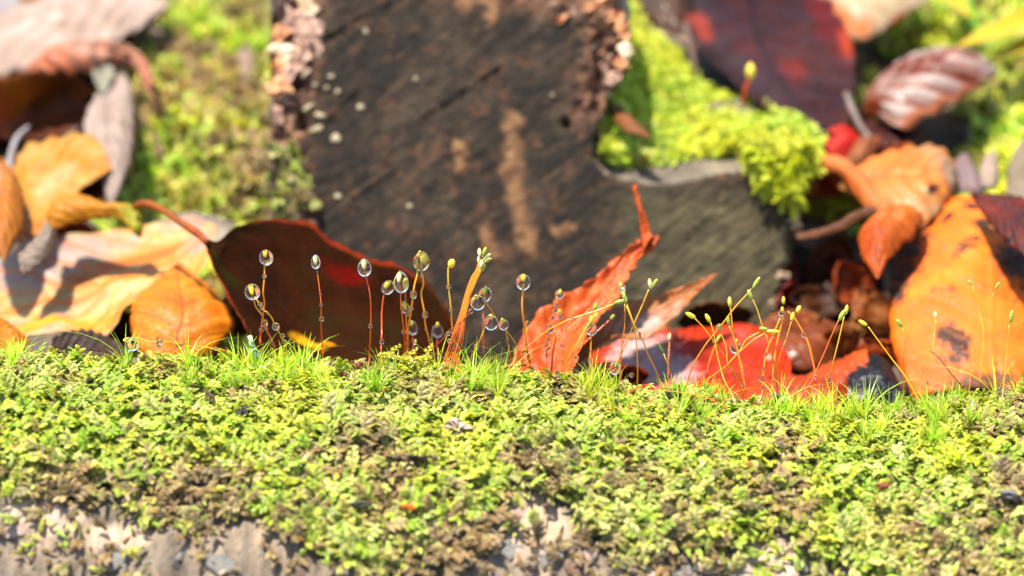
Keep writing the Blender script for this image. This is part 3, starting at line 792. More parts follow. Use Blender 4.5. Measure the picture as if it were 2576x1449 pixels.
# overhanging fringe at the right end of the stub
fr = []
for (X, Y, k) in ((1905, 425, 60), (1925, 445, 60), (1945, 460, 70), (1965, 475, 70), (1985, 480, 60), (2003, 470, 60), (2015, 440, 60), (1940, 480, 30), (1968, 505, 30), (1996, 515, 26), (1890, 405, 40), (2022, 400, 50)):
    for _ in range(k):
        x_, y_ = X + r.normal(0, 10), Y - 26 + r.normal(0, 14)
        fr.append(P(x_, y_, face_dd(x_, y_) - .12 - .2*r.uniform()))
fr = np.array(fr)
pp = np.vstack([p_ + n_*r.uniform(-.02, .09, len(p_))[:, None], fr]); nn = np.vstack([n_, np.tile(FN*.5 + UP*-.7, (len(fr), 1))]); nn /= np.linalg.norm(nn, axis=1)[:, None]
q1 = fbm(pp[:, 0]*.8, pp[:, 1]*.8, 0, 133)
tn = tints(q1-.25, q1*0-.5, r, len(pp), .05)*1.1
tn[-len(fr):] = np.array((.74, .80, .08))*r.uniform(.85, 1.1, len(fr))[:, None]
grow('moss', None, pp, nn, r, (.2, 1.1), -AX*.3 - UP*.5, .5, .32, .62, tint=tn, parent=stump, weights=None)
# moss creeping onto the cut at its lower corner
cm_ = []
for _ in range(1000):
    X, Y = r.uniform(684, 800), r.uniform(370, 620)
    if r.uniform() < sstep(800, 690, X + .25*abs(Y-480))*1.2 if False else r.uniform() < np.clip(1.15 - (X-684)/90 - abs(Y-490)/230 + .5*vnoise(X*.05, Y*.05, 0, 7), 0, 1):
        cm_.append(P(X, Y, face_dd(X, Y) - .04))
cm_ = np.array(cm_)
grow('moss', None, cm_, np.tile(FN, (len(cm_), 1)), r, (.6, 1.4), UP, .5, .28, .55, tint=tints(fbm(cm_[:, 0]*2, cm_[:, 2]*2, 0, 5), cm_[:, 0]*0+.1, r, len(cm_), .3)*.9, parent=stump)
# dangling tongues
dg = [shoot_ for shoot_ in ()]
for (X, Y, L_) in ((1965, 500, .35), (1998, 510, .42), (1942, 470, .28), (1985, 490, .25), (2012, 480, .3)):
    V, F, U = [], [], []
    shoot(V, F, U, P(X, Y-14, face_dd(X, Y)-.25), -UP + .06*X3*kr.normal(), -AX, L_, .11, 40, kr, .1)
    m_, nt, _, _ = newmat('hanging_moss'); 
    finish(nt, (.60, .68, .05), .35, None, trans=.4)
    mesh_obj('hanging_moss', np.array(V), F, m_, parent=stump, uv=np.array(U), smooth=False)

# moss banks on the forest floor
def bank(name, label, x0, x1, y0, y1, n, mask, r, brown, bias):
    x, y = r.uniform(x0, x1, n), r.uniform(y0, y1, n)
    z = ground_z(x, y); p = np.stack([x, y, z], 1); X, Y = to_px(p)
    keep = mask(x, y, X, Y, r); p = p[keep]; x, y = x[keep], y[keep]; n = len(p)
    e = .05
    nn = np.stack([-(ground_z(x+e, y)-ground_z(x-e, y))/(2*e), -(ground_z(x, y+e)-ground_z(x, y-e))/(2*e), np.ones(n)], 1); nn /= np.linalg.norm(nn, axis=1)[:, None]
    p[:, 2] += r.uniform(0, .15, n)
    q1, q2 = fbm(x*.8, y*.8, 0, 141), fbm(x*.9, y*.9, 0, 142)
    grow(name, label, p, nn, r, (.1, 1.2), None, 0, .45, .9, tint=1.2*tints(q1-.1, q2, r, n, brown, bias))
def mk_left(x, y, X, Y, r):
    g = fbm(x*.75, y*.75, 0, 150)
    dens = sstep(-.45, .0, g + .25*sstep(250, 500, Y) - .15*sstep(150, 0, Y))
    return (r.uniform(size=len(x)) < dens) & (X > 250)
def mk_right(x, y, X, Y, r):
    g = fbm(x*.6, y*.6, 0, 151)
    return (r.uniform(size=len(x)) < sstep(-.45, 0, g)) & (Y < 560)
bank('mossy_bank', 'patchy moss bank with bare brown gaps beside the stump', -10.5, -3.0, 6.0, 24, 36000, mk_left, np.random.default_rng(12), .22, -.05)
bank('mossy_bank', 'brighter moss bank behind the glossy dark leaves', 5.5, 16, 8.0, 28, 34000, mk_right, np.random.default_rng(13), .08, -.05)

# ================================================================== fallen leaves
PK = (.52, .40, .32); PK2 = (.60, .50, .42); BG = (.48, .40, .26); ORG = (.62, .20, .012); ORB = (.70, .30, .015); YEL = (.74, .42, .03)
RED = (.50, .045, .008); RBR = (.20, .05, .02); DBR = (.05, .02, .012); BRN = (.16, .07, .03); GLD = (.80, .33, .008); PUR = (.045, .016, .018)
leaf('fallen_leaf', 'large pale pinkish beige leaf with a folded ridge, above the pink curled leaf',
     [(-120, 100, 1.2), (-20, 45, 1.4), (100, 8, 1.6), (220, -30, 1.8), (330, -25, 2.0), (432, 5, 2.4)],
     [(-120, 200, 1.4), (0, 190, 2.2), (60, 180, 2.6), (150, 165, 2.8), (240, 132, 2.8), (300, 98, 2.7), (350, 72, 2.5), (432, 5, 2.4)],
     leaf_mat('leaf_pale_pink', [(.40, .29, .22), (.56, .44, .37), (.66, .55, .48)], (.66, .56, .48), .5, 9, -2.2, .9, .5, .15, stripe=(.40, .26, .18), stripe_amt=.45, seed=1.), fold=-.35, corr=.09, nv=9, slope=-2.2)
leaf('fallen_leaf', 'yellow brown leaf corner peeping out above the pale pinkish leaf',
     [(-100, 20, .6), (30, -40, .6), (160, -60, .6), (260, -60, .7)], [(-100, 80, .8), (40, 60, 1.0), (140, 20, 1.0), (260, -40, .8)], leaf_mat('leaf_ochre', [(.40, .22, .06), (.50, .32, .12)], seed=2.), fold=.1)
leaf('fallen_leaf', 'whitish grey leaf scrap at the upper frame corner', [(-60, -30, 1.6), (20, -30, 1.6), (60, 20, 1.8)], [(-60, 50, 2), (10, 60, 2), (60, 20, 1.8)], leaf_mat('leaf_white_grey', [(.50, .46, .46), (.66, .60, .60)], seed=3.), fold=.1)
leaf('fallen_leaf', 'red brown strip painting the shadow under the pale pinkish leaf',
     [(215, 110, 1.0), (300, 60, 1.2), (380, 30, 1.2), (425, 22, 1.2)], [(215, 150, 1.4), (260, 150, 1.6), (330, 110, 1.6), (425, 22, 1.2)], leaf_mat('leaf_shadow_red_brown', [(.22, .05, .02), (.36, .09, .03)], seed=4.), fold=.15)  # red brown blade put in for the shadow under the pale leaf
leaf('fallen_leaf', 'salmon orange leaf curled over with striped veins and a hooked tip',
     [(60, 180, 2.6), (150, 125, 3.1), (240, 108, 3.3), (310, 110, 3.3), (362, 142, 3.0), (388, 205, 2.4), (405, 285, 1.6)],
     [(60, 180, 2.6), (150, 183, 3.0), (240, 182, 2.8), (300, 168, 2.6), (340, 180, 2.5), (368, 225, 2.2), (405, 285, 1.6)],
     leaf_mat('leaf_salmon', [(.62, .20, .05), (.62, .34, .22), (.60, .44, .36)], (.68, .18, .03), .6, 10, 1.0, .9, .45, .2, seed=5., stripe=(.62, .46, .38)), fold=-.3, corr=.10, nv=10, slope=1.0)
leaf('fallen_leaf', 'hollow orange and dark brown leaf cupped open under the pink leaf',
     [(-60, 200, 2.4), (20, 192, 2.8), (110, 180, 3.0), (190, 192, 2.6), (238, 235, 1.8)], [(-60, 345, 1.5), (30, 345, 1.2), (110, 348, 1.0), (185, 332, .8), (238, 290, 1.0)],
     leaf_mat('leaf_hollow', [(.10, .04, .02), (.22, .08, .03), (.52, .19, .03)], (.10, .03, .01), .5, 7, 1.5, .6, .4, .15, seed=6., blotches=((.12, .3, .22, .35, (.62, .25, .03)), (.2, .1, .2, .2, (.6, .16, .02)))), fold=1.2, corr=.05)
leaf('fallen_leaf', 'small whitish leaf sliver wedged beside the hollow leaf', [(232, 168, 3.0), (240, 205, 3.0), (262, 242, 2.8)], [(232, 168, 3.0), (285, 172, 3.0), (262, 242, 2.8)], leaf_mat('leaf_sliver', [(.50, .48, .38), (.62, .58, .48)], seed=7.), fold=.1, corr=.01)
leaf('fallen_leaf', 'upright pale pink brown leaf hanging beside the yellow leaf',
     [(305, 160, 2.3), (250, 225, 2.3), (212, 310, 2.4), (222, 370, 2.3), (250, 440, 2.1), (278, 522, 1.6)], [(305, 160, 2.3), (330, 230, 2.3), (337, 330, 2.3), (326, 410, 2.1), (306, 470, 1.9), (278, 522, 1.6)],
     leaf_mat('leaf_dusty_pink', [(.38, .27, .21), (.50, .40, .34), (.56, .45, .40)], (.60, .50, .44), .5, 9, 1.8, .8, .5, .15, seed=8., blotches=((.5, .08, .4, .1, (.46, .40, .2)),)), fold=-.25, corr=.06)
tag(mesh_obj('leaf_stalk', *tube_geo([P(385, 215, 10), P(398, 255, 10.4), P(418, 285, 10.6), P(440, 300, 11)], [.06, .045, .03])[:2], [leaf_mat('stalk_brown', [BRN, (.30, .12, .05)], seed=9.)]), 'thin brown stalk trailing from the hooked salmon leaf onto the moss', 'stalk')
leaf('fallen_leaf', 'golden yellow leaf with a torn brown edge under the dusty pink leaf',
     [(15, 470, 2.4), (55, 375, 2.6), (130, 350, 2.9), (200, 333, 2.9), (252, 358, 2.7), (282, 425, 2.4)], [(15, 470, 2.4), (55, 560, 2.6), (92, 588, 2.7), (150, 520, 2.6), (200, 478, 2.5), (282, 425, 2.4)],
     leaf_mat('leaf_golden', [(.66, .24, .01), (.72, .40, .05), (.66, .48, .20)], (.62, .25, .02), .5, 7, 2.0, .8, .45, .25, seed=10., blotches=((.45, .55, .2, .2, (.62, .54, .28)),)), fold=.2, corr=.05)
leaf('fallen_leaf', 'red brown underside of a leaf torn open beneath the golden yellow one', [(180, 480, 1.8), (225, 440, 1.9), (288, 430, 1.8)], [(180, 520, 1.8), (240, 520, 1.8), (288, 455, 1.8)], leaf_mat('leaf_rust', [(.14, .04, .02), (.36, .11, .04)], seed=11.), fold=.15)
tag(mesh_obj('dry_stalk', *tube_geo([P(72, 318, 9.4), P(45, 345, 9.3), (P(30, 385, 9.2)), P(24, 420, 9.1), P(20, 450, 9)], [.03, .06, .07, .06])[:2], [simple_mat('stalk_grey', (.36, .32, .32), (.56, .50, .50))]), 'grey curled stalk standing before the hollow brown leaf', 'stalk')
leaf('fallen_leaf', 'narrow orange leaf with a pale face standing at the frame edge', [(5, 395, 3.2), (-50, 500, 3.4), (-30, 600, 3.4), (12, 655, 3.2)], [(5, 395, 3.2), (52, 470, 3.4), (60, 560, 3.4), (12, 655, 3.2)],
     leaf_mat('leaf_orange_pale', [(.66, .28, .03), (.66, .36, .06)], (.6, .2, .02), .5, 6, 2, .8, seed=12., blotches=((.3, .35, .3, .3, (.62, .50, .38)),)), fold=-.3)
leaf('fallen_leaf', 'pale twisted leaf edge between the orange leaf and the yellow rolled leaf', [(60, 650, 3.0), (90, 600, 3.2), (120, 550, 3.0)], [(60, 700, 3.0), (125, 640, 3.2), (150, 560, 3.0)], leaf_mat('leaf_greyish', [(.40, .32, .24), (.58, .48, .40)], seed=13.), fold=-.2)
leaf('fallen_leaf', 'bright yellow rolled leaf with a greenish curled tip',
     [(135, 545, 3.2), (152, 506, 3.5), (205, 495, 3.7), (260, 514, 3.7), (300, 514, 3.7), (336, 525, 3.5), (354, 558, 3.3), (354, 598, 3.1)], [(135, 582, 3.2), (190, 562, 3.4), (240, 548, 3.6), (285, 546, 3.6), (318, 562, 3.5), (332, 580, 3.4), (345, 594, 3.2), (354, 598, 3.1)],
     leaf_mat('leaf_yellow_green', [(.78, .36, .01), (.78, .46, .02)], (.7, .3, .01), .4, 6, 1, .8, seed=14., blotches=((.5, .85, .8, .28, (.55, .55, .04)),)), fold=-.3, corr=.02)
K = leaf('fallen_leaf', 'broad pale pink and yellow leaf with dark midrib lying low beside the dark red leaf',
     [(-170, 720, 7.0), (-60, 670, 6.8), (0, 648, 6.6), (60, 610, 6.6), (130, 596, 6.7), (200, 588, 6.9), (300, 576, 7.1), (400, 560, 7.2), (480, 545, 7.2), (545, 566, 6.6)],
     [(-170, 880, 4), (-60, 868, 3.9), (0, 852, 3.8), (100, 842, 3.7), (165, 828, 3.7), (215, 845, 3.6), (250, 850, 3.6), (290, 818, 3.7), (322, 765, 3.9), (425, 722, 4.4), (480, 700, 4.6), (520, 655, 5.1), (545, 566, 6.6)],
     leaf_mat('leaf_pale_yellow', [(.52, .38, .32), (.54, .42, .34), (.66, .56, .28), (.72, .42, .05), (.64, .56, .34)], (.80, .26, .015), .95, 8, -2.6, .75, .45, .15, seed=15.3, midw=.10, vw=.16, spots=(.30, .24, .20), spot_t=.70,
              blotches=((.12, .3, .22, .5, (.50, .45, .40)), (.80, .22, .10, .5, (.78, .50, .04)), (.35, .62, .10, .28, (.62, .25, .02)), (.72, .55, .12, .16, (.74, .68, .36)), (.55, .85, .25, .12, (.62, .46, .40)), (.92, .6, .06, .3, (.70, .38, .05)))), rel=False, fold=.3, corr=.02, nv=8, slope=-2.6, n=70, m=31)
leaf('fallen_leaf', 'cream leaf half hidden behind the petiole of the dark red leaf', [(385, 560, 7.8), (440, 540, 8), (500, 536, 8.1), (550, 545, 8.1), (588, 562, 7.8)], [(385, 600, 7.6), (450, 620, 7.6), (520, 622, 7.6), (565, 600, 7.7), (588, 562, 7.8)],
     leaf_mat('leaf_cream', [(.56, .48, .38), (.66, .58, .50)], seed=16.), rel=False, fold=.1)
leaf('fallen_leaf', 'glowing orange leaf with fine dark veins tucked under the broad pale leaf',
     [(436, 930, 2.8), (370, 910, 2.9), (335, 850, 3.1), (332, 780, 3.6), (348, 742, 4.2), (400, 700, 4.8), (450, 660, 5.2)], [(436, 930, 2.8), (520, 905, 2.9), (560, 855, 3.1), (588, 828, 3.3), (582, 790, 3.6), (545, 735, 4.3), (450, 660, 5.2)],
     leaf_mat('leaf_glowing_orange', [(.9, .24, .008), (1.0, .40, .012), (1.0, .52, .03)], (.34, .09, .01), .75, 7, 1.2, .7, .45, .35, seed=17., spots=(.40, .12, .01), spot_t=.64, blotches=((.28, .22, .03, .035, (.05, .02, .01)),)), rel=False, fold=-.25, corr=.035, nv=7, slope=1.2)
leaf('fallen_leaf', 'dark brown leaf scrap in the gap below the broad pale leaf', [(130, 850, 3.2), (180, 830, 3.4), (250, 835, 3.4), (320, 870, 3.2)], [(130, 900, 2.6), (220, 910, 2.6), (320, 900, 2.6)], leaf_mat('leaf_dark_scrap', [DBR, BRN], seed=18.), rel=False, fold=.2)
leaf('fallen_leaf', 'yellow leaf lobe resting on the moss at the frame edge', [(-60, 780, 3.2), (0, 800, 3.2), (40, 825, 3.0), (75, 860, 2.8)], [(-60, 900, 2.4), (0, 900, 2.4), (40, 900, 2.4), (75, 860, 2.8)], leaf_mat('leaf_lobe', [(.76, .32, .01), (.78, .44, .02)], seed=19.), rel=False, fold=-.2)
dk = leaf('fallen_leaf', 'big dark red and olive leaf standing up before the stump, yellow blotch near its foot',
     [(512, 600, 3.4), (548, 609, 3.5), (590, 571, 3.7), (650, 555, 3.9), (720, 549, 4.0), (780, 560, 4.0), (830, 600, 3.9), (900, 638, 3.8), (960, 655, 3.6), (1020, 670, 3.5), (1070, 708, 3.4), (1115, 762, 3.3), (1148, 830, 3.1), (1165, 910, 2.8), (1170, 980, 2.6)],
     [(512, 600, 3.4), (528, 650, 3.0), (552, 705, 2.7), (590, 775, 2.4), (640, 860, 2.1), (700, 930, 1.9), (850, 985, 1.8), (1000, 990, 2.0), (1100, 990, 2.3), (1170, 980, 2.6)],
     leaf_mat('leaf_dark_red', [(.040, .018, .009), (.08, .052, .014), (.10, .034, .012), (.05, .024, .009)], (.09, .045, .02), .35, 8, -2.0, .45, .85, .12, seed=20., midw=.03, spec=.04,
              blotches=((.12, .46, .06, .08, (.26, .02, .01)), (.01, .42, .018, .35, (.32, .07, .025)), (.99, .16, .03, .2, (.40, .10, .04)), (.60, .47, .05, .05, (.80, .45, .02)), (.55, .51, .03, .03, (.70, .35, .02)), (.75, .14, .14, .12, (.075, .06, .012)))), rel=False, fold=.55, corr=.03, nv=8, slope=-2.0, n=80, m=31, edge=.03)
mesh_obj('petiole', *tube_geo([P(338, 524, 5.2), P(352, 514, 5.1), P(378, 515, 4.8), P(410, 530, 4.4), P(455, 560, 3.9), P(500, 590, 3.5), P(520, 612, 3.3)], [.05, .075, .06, .055, .06, .075, .05])[:2], [leaf_mat('petiole_red', [(.55, .12, .03), (.62, .24, .05), (.22, .05, .03)], seed=21.)], parent=dk)
rt = leaf('fallen_leaf', 'orange red shrivelled leaf rising to a twisted ragged tip before the stump',
     [(1270, 960, 2.2), (1300, 870, 2.7), (1345, 795, 3.0), (1440, 728, 3.2), (1505, 688, 3.4), (1560, 640, 3.6), (1600, 608, 3.7), (1658, 592, 3.8)], [(1440, 960, 2.0), (1460, 880, 2.3), (1500, 805, 2.6), (1553, 745, 2.9), (1578, 695, 3.2), (1604, 655, 3.5), (1640, 628, 3.7), (1658, 592, 3.8)],
     leaf_mat('leaf_orange_red', [(.50, .10, .015), (.85, .22, .02), (.90, .36, .06)], (.34, .06, .02), .6, 9, 1.6, .8, .45, .2, seed=22., spots=(.60, .34, .20), spot_t=.72, spot_s=1.5), rel=False, fold=.25, corr=.05, edge=.05, wav=.12)
leaf('tip', None, [(1618, 640, 3.6), (1612, 575, 3.7), (1606, 530, 3.7), (1592, 470, 3.8)], [(1640, 600, 3.6), (1630, 565, 3.7), (1616, 525, 3.7), (1598, 466, 3.8)], bpy.data.materials['leaf_orange_red'], rel=False, fold=-.05, corr=.01, edge=.05, parent=rt)
leaf('fallen_leaf', 'tan and orange leaf tapering to a long thin point below the stump stub',
     [(1440, 900, 2.8), (1530, 790, 3.5), (1600, 752, 3.8), (1680, 733, 4.0), (1750, 708, 4.2), (1806, 686, 4.3)], [(1440, 930, 2.6), (1540, 850, 2.9), (1620, 852, 3.1), (1685, 808, 3.5), (1745, 748, 4.0), (1806, 686, 4.3)],
     leaf_mat('leaf_tan_orange', [(.66, .26, .03), (.64, .32, .12), (.62, .46, .36)], (.5, .12, .03), .6, 6, 1.6, .8, .4, .2, seed=23., blotches=((.62, .5, .3, .16, (.66, .54, .46)), (.62, .72, .2, .05, (.66, .50, .36)))), rel=False, fold=.15, corr=.04)
leaf('fallen_leaf', 'scarlet brown leaf with a whitish worn face behind the fanned stalks',
     [(1490, 890, 4.0), (1540, 862, 4.3), (1600, 838, 4.5), (1700, 830, 4.6), (1800, 816, 4.8), (1880, 812, 4.8), (1955, 850, 4.6), (1985, 900, 4.2)], [(1490, 985, 2.9), (1600, 1010, 2.8), (1700, 1040, 2.6), (1800, 1050, 2.6), (1900, 1050, 2.6), (1985, 1000, 3.0), (1985, 900, 4.2)],
     leaf_mat('leaf_scarlet', [(.30, .035, .010), (.70, .10, .010), (.85, .19, .02)], (.20, .03, .01), .45, 8, 2.0, .7, .4, .2, seed=24.6, coat=.1, spec=.12, spots=(.07, .02, .015), spot_t=.58,
              blotches=((.30, .24, .42, .20, (.70, .56, .54)), (.4, .36, .2, .10, (.62, .48, .46)), (.42, .76, .05, .04, (.6, .5, .4)))), rel=False, fold=.1, corr=.012, n=60, wav=.14)
leaf('fallen_leaf', 'glossy maroon leaf with pale sheen in the shade under the stub', [(1905, 820, 6.2), (1960, 780, 6.4), (2040, 785, 6.4), (2110, 820, 6.2), (2150, 880, 5.8)], [(1905, 900, 5.2), (1980, 925, 4.9), (2060, 925, 4.9), (2150, 880, 5.8)],
     leaf_mat('leaf_maroon', [(.14, .04, .02), (.36, .13, .05), (.50, .25, .14)], (.10, .03, .02), .5, 6, 2, .9, .22, .1, seed=25., coat=.3, spec=.2), rel=False, fold=-.2, corr=.01, wav=.12)
leaf('fallen_leaf', 'vermilion leaf scrap against the dark hollow, left of the golden leaf', [(2010, 960, 3.7), (2060, 925, 3.9), (2110, 905, 4.0), (2180, 875, 4.2)], [(2010, 1020, 3.0), (2100, 1020, 3.0), (2190, 960, 3.4)], leaf_mat('leaf_vermilion', [(.60, .09, .01), (.90, .26, .03)], seed=26.), rel=False, fold=-.2)
leaf('fallen_leaf', 'brick red leaf scrap at the crest beside the vermilion one', [(1890, 1000, 3.2), (1960, 950, 3.4), (2040, 945, 3.4), (2110, 970, 3.2)], [(1890, 1050, 2.8), (2000, 1060, 2.8), (2110, 1040, 2.8)], leaf_mat('leaf_brick', [(.50, .08, .015), (.75, .19, .03)], seed=27.), rel=False, fold=-.2)
leaf('fallen_leaf', 'blackish wet leaf with grey sheen at the foot of the golden leaf', [(2130, 930, 3.6), (2180, 895, 3.9), (2225, 900, 3.8), (2262, 960, 3.4)], [(2130, 1030, 2.9), (2200, 1040, 2.8), (2262, 1030, 2.9)], leaf_mat('leaf_black', [(.016, .016, .018), (.07, .07, .08)], seed=28., rough=.3, coat=.4), rel=False, fold=-.2, corr=0)
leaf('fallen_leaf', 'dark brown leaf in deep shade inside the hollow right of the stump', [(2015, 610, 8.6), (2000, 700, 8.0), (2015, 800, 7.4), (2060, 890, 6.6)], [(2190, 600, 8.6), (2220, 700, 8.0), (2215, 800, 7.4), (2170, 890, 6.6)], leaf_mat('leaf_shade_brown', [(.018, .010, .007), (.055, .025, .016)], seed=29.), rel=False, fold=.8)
leaf('fallen_leaf', 'rust red leaf strip squeezed against the end of the stub', [(1965, 740, 7.2), (1975, 690, 7.6), (1990, 640, 7.8)], [(1965, 830, 6.6), (2010, 760, 7.2), (2000, 640, 7.8)], leaf_mat('leaf_rust_strip', [(.24, .05, .02), (.46, .10, .03)], seed=30.), rel=False, fold=-.1)
LIT = [leaf_mat('litter_rust', [(.26, .05, .015), (.62, .16, .02), (.85, .30, .04)], (.2, .05, .02), .5, 6, 2, 1.0, seed=71.), leaf_mat('litter_umber', [(.08, .03, .015), (.22, .09, .03), (.38, .17, .06)], (.06, .03, .02), .5, 6, 2, 1.0, seed=72.),
       leaf_mat('litter_red', [(.24, .03, .01), (.52, .07, .015)], (.2, .03, .01), .5, 6, 2, 1.0, seed=73., coat=.3), leaf_mat('litter_chestnut', [(.24, .08, .02), (.56, .22, .05), (.75, .42, .18)], (.2, .08, .03), .5, 6, 2, 1.0, seed=74.)]
for i, (lab, X, Y, L_, W_, an, dd, mi) in enumerate((
        ('umber leaf deep in the hollow under the thin brown rim', 2090, 680, 190, 70, 70, 8.2, 1), ('rust leaf tip leaning out of the hollow beside the golden leaf', 2190, 800, 170, 60, 100, 6.4, 3),
        ('umber leaf lying level in the hollow over the maroon leaf', 2060, 760, 150, 50, 170, 7.0, 1), ('chestnut leaf with a pale face beside the maroon leaf', 2120, 850, 120, 46, 20, 5.6, 3),
        ('dark red leaf sliver between the stub end and the hollow', 1985, 780, 150, 30, 85, 7.0, 2), ('rust leaf under the chestnut one near the crest', 2200, 900, 130, 50, 40, 4.8, 0),
        ('red leaf curling beneath the whitish worn face', 1560, 960, 150, 46, 10, 2.9, 2), ('rust leaf lying behind the tan tapering leaf', 1640, 870, 180, 50, 165, 5.2, 0),
        ('umber leaf in shade behind the scarlet leaf', 1800, 800, 200, 50, 5, 6.0, 1), ('rust leaf behind the glowing orange one', 600, 790, 120, 60, 60, 6.5, 1),
        ('dark chestnut leaf filling the gap left of the glowing orange leaf', 320, 830, 110, 60, 30, 4.6, 1), ('rust leaf under the orange tan scrap', 2080, 450, 120, 50, 30, 9.6, 0),
        ('umber leaf under the arc shaped orange rim', 2080, 510, 170, 80, 20, 10.2, 1), ('chestnut leaf under the upright dusty pink leaf', 170, 400, 150, 70, 140, 11.2, 3),
        ('rust leaf crossing behind the yellow rolled leaf', 170, 600, 150, 60, 10, 8.6, 0), ('orange leaf lying low between the stub end and the scarlet scrap', 2010, 470, 120, 44, 60, 9.4, 3), ('rust leaf against the dark wall of the hollow, under the ribbed orange leaf', 2150, 720, 150, 56, 120, 7.4, 0),
        ('chestnut leaf tilted in the hollow nearest the stub end', 2030, 850, 130, 44, 60, 6.2, 3), ('rust leaf over the deep maroon one', 2270, 400, 120, 44, 150, 8.9, 0),
        ('umber leaf in the gap behind the broad pale leaf', 60, 590, 120, 40, 170, 8.8, 1))):
    a = math.radians(an); c, s = math.cos(a), -math.sin(a)
    pt = lambda t, w, k: (X + c*L_*t - s*W_*w, Y + s*L_*t + c*W_*w, dd + k)
    leaf('fallen_leaf', lab, [pt(-.5, 0, 0), pt(-.3, .7, .2), pt(0, 1, .3), pt(.3, .6, .1), pt(.5, 0, -.2)], [pt(-.5, 0, 0), pt(-.3, -.6, -.3), pt(0, -.9, -.5), pt(.3, -.6, -.3), pt(.5, 0, -.2)], LIT[mi], rel=False, fold=.25*(-1)**i, wav=.18, seed=i+80, n=26, m=13, edge=.04)
# upper right
leaf('fallen_leaf', 'very large glossy purple brown leaf with white wet sheen, top centre right',
     [(1900, -160, 3.2), (1745, -70, 3.4), (1722, 0, 3.6), (1733, 75, 3.8), (1788, 150, 3.9), (1858, 215, 3.8), (1940, 285, 3.4), (2020, 326, 3.0), (2125, 338, 2.6)], [(1980, -160, 3.2), (2050, -60, 3.2), (2110, 30, 3.3), (2145, 105, 3.3), (2152, 180, 3.2), (2146, 260, 3.0), (2125, 338, 2.6)],
     leaf_mat('leaf_purple_brown', [(.07, .022, .016), (.13, .045, .032), (.20, .05, .022)], (.035, .02, .016), .75, 8, 2.2, .6, .22, .12, seed=31., midw=.08, coat=.10, spec=.08,
              blotches=((.10, .46, .10, .09, (.55, .10, .02)), (.62, .62, .10, .08, (.26, .05, .015)), (.93, .4, .10, .35, (.22, .025, .01)), (.97, .6, .05, .12, (.5, .10, .02)))), fold=.55, corr=.02, n=60, m=31)
leaf('fallen_leaf', 'wet brown leaf bent into shade beside the purple brown leaf', [(1555, -60, 3.4), (1585, 10, 3.4), (1640, 60, 3.3), (1715, 92, 3.2)], [(1640, -80, 3.4), (1720, -60, 3.5), (1748, 20, 3.4), (1715, 92, 3.2)], leaf_mat('leaf_wet_brown', [(.07, .03, .012), (.22, .10, .03)], seed=32., coat=.3), fold=-.4)
tag(mesh_obj('leaf_stalk', *tube_geo([P(1722, 60, 11.5), P(1738, 120, 11.2), P(1748, 170, 11), P(1750, 222, 10.8)], [.06, .08, .07, .04])[:2], [simple_mat('stalk_umber', (.10, .05, .03), (.26, .16, .11))]), 'umber stalk hanging in the gap behind the mossy stub', 'stalk')
leaf('fallen_leaf', 'cream and peach leaf along the top edge beside the purple brown leaf', [(2050, -90, 2.2), (2150, -90, 2.3), (2260, -70, 2.3), (2345, -5, 2.2)], [(2050, -20, 3.0), (2095, 50, 3.0), (2130, 88, 3.0), (2180, 98, 2.9), (2245, 62, 2.7), (2345, -5, 2.2)],
     leaf_mat('leaf_peach', [(.62, .44, .24), (.70, .56, .38), (.60, .50, .46)], (.6, .3, .1), .5, 7, 1.6, .9, .45, .2, seed=33., blotches=((.93, .3, .12, .25, (.66, .26, .06)), (.97, .7, .08, .15, (.5, .12, .03)))), fold=-.35)
leaf('fallen_leaf', 'brown backed leaf with white glare painted on its furrows lying over the bright moss',
     [(2170, 292, 1.6), (2190, 235, 2.0), (2235, 185, 2.4), (2290, 145, 2.6), (2370, 123, 2.7), (2445, 138, 2.6), (2515, 182, 2.2)], [(2170, 292, 1.6), (2220, 308, 2.2), (2270, 323, 2.6), (2340, 290, 2.8), (2430, 240, 2.8), (2485, 205, 2.6), (2515, 182, 2.2)],
     leaf_mat('leaf_furrowed', [(.20, .055, .015), (.30, .08, .02), (.42, .14, .04)], (.34, .09, .02), .4, 7, 2.4, .9, .35, .15, seed=34., stripe=(.66, .56, .50), stripe_amt=1.2, coat=.2, blotches=((.97, .5, .06, .5, (.62, .26, .12)),)), fold=-.4, corr=.08, nv=7, slope=2.4)  # stripe colour paints the white glare along the furrows
leaf('fallen_leaf', 'pure scarlet leaf scrap glowing beside the moss overhang', [(2030, 400, 1.6), (2055, 355, 2.0), (2100, 314, 2.2), (2140, 330, 2.1), (2175, 365, 2.0)], [(2030, 400, 1.6), (2075, 412, 1.9), (2110, 415, 2.0), (2150, 400, 2.0), (2175, 365, 2.0)],
     leaf_mat('leaf_pure_scarlet', [(.70, .03, .004), (.78, .07, .006)], (.6, .02, .01), .3, 5, 2, seed=35., trans=.35), fold=-.3)
leaf('fallen_leaf', 'orange tan leaf scrap beside the scarlet one', [(2125, 400, 2.0), (2150, 350, 2.1), (2210, 345, 2.1)], [(2125, 410, 2.0), (2180, 410, 2.1), (2215, 365, 2.1)], leaf_mat('leaf_tan_scrap', [(.46, .15, .04), (.56, .26, .12)], seed=36.), fold=-.2)
leaf('fallen_leaf', 'deep maroon leaf under the tail of the glare striped leaf', [(2170, 300, 1.3), (2230, 310, 1.5), (2290, 300, 1.5), (2335, 350, 1.2)], [(2170, 370, 1.6), (2230, 395, 1.7), (2290, 385, 1.6), (2335, 350, 1.2)], leaf_mat('leaf_deep_maroon', [(.07, .012, .010), (.24, .03, .012)], seed=37.), fold=-.2)
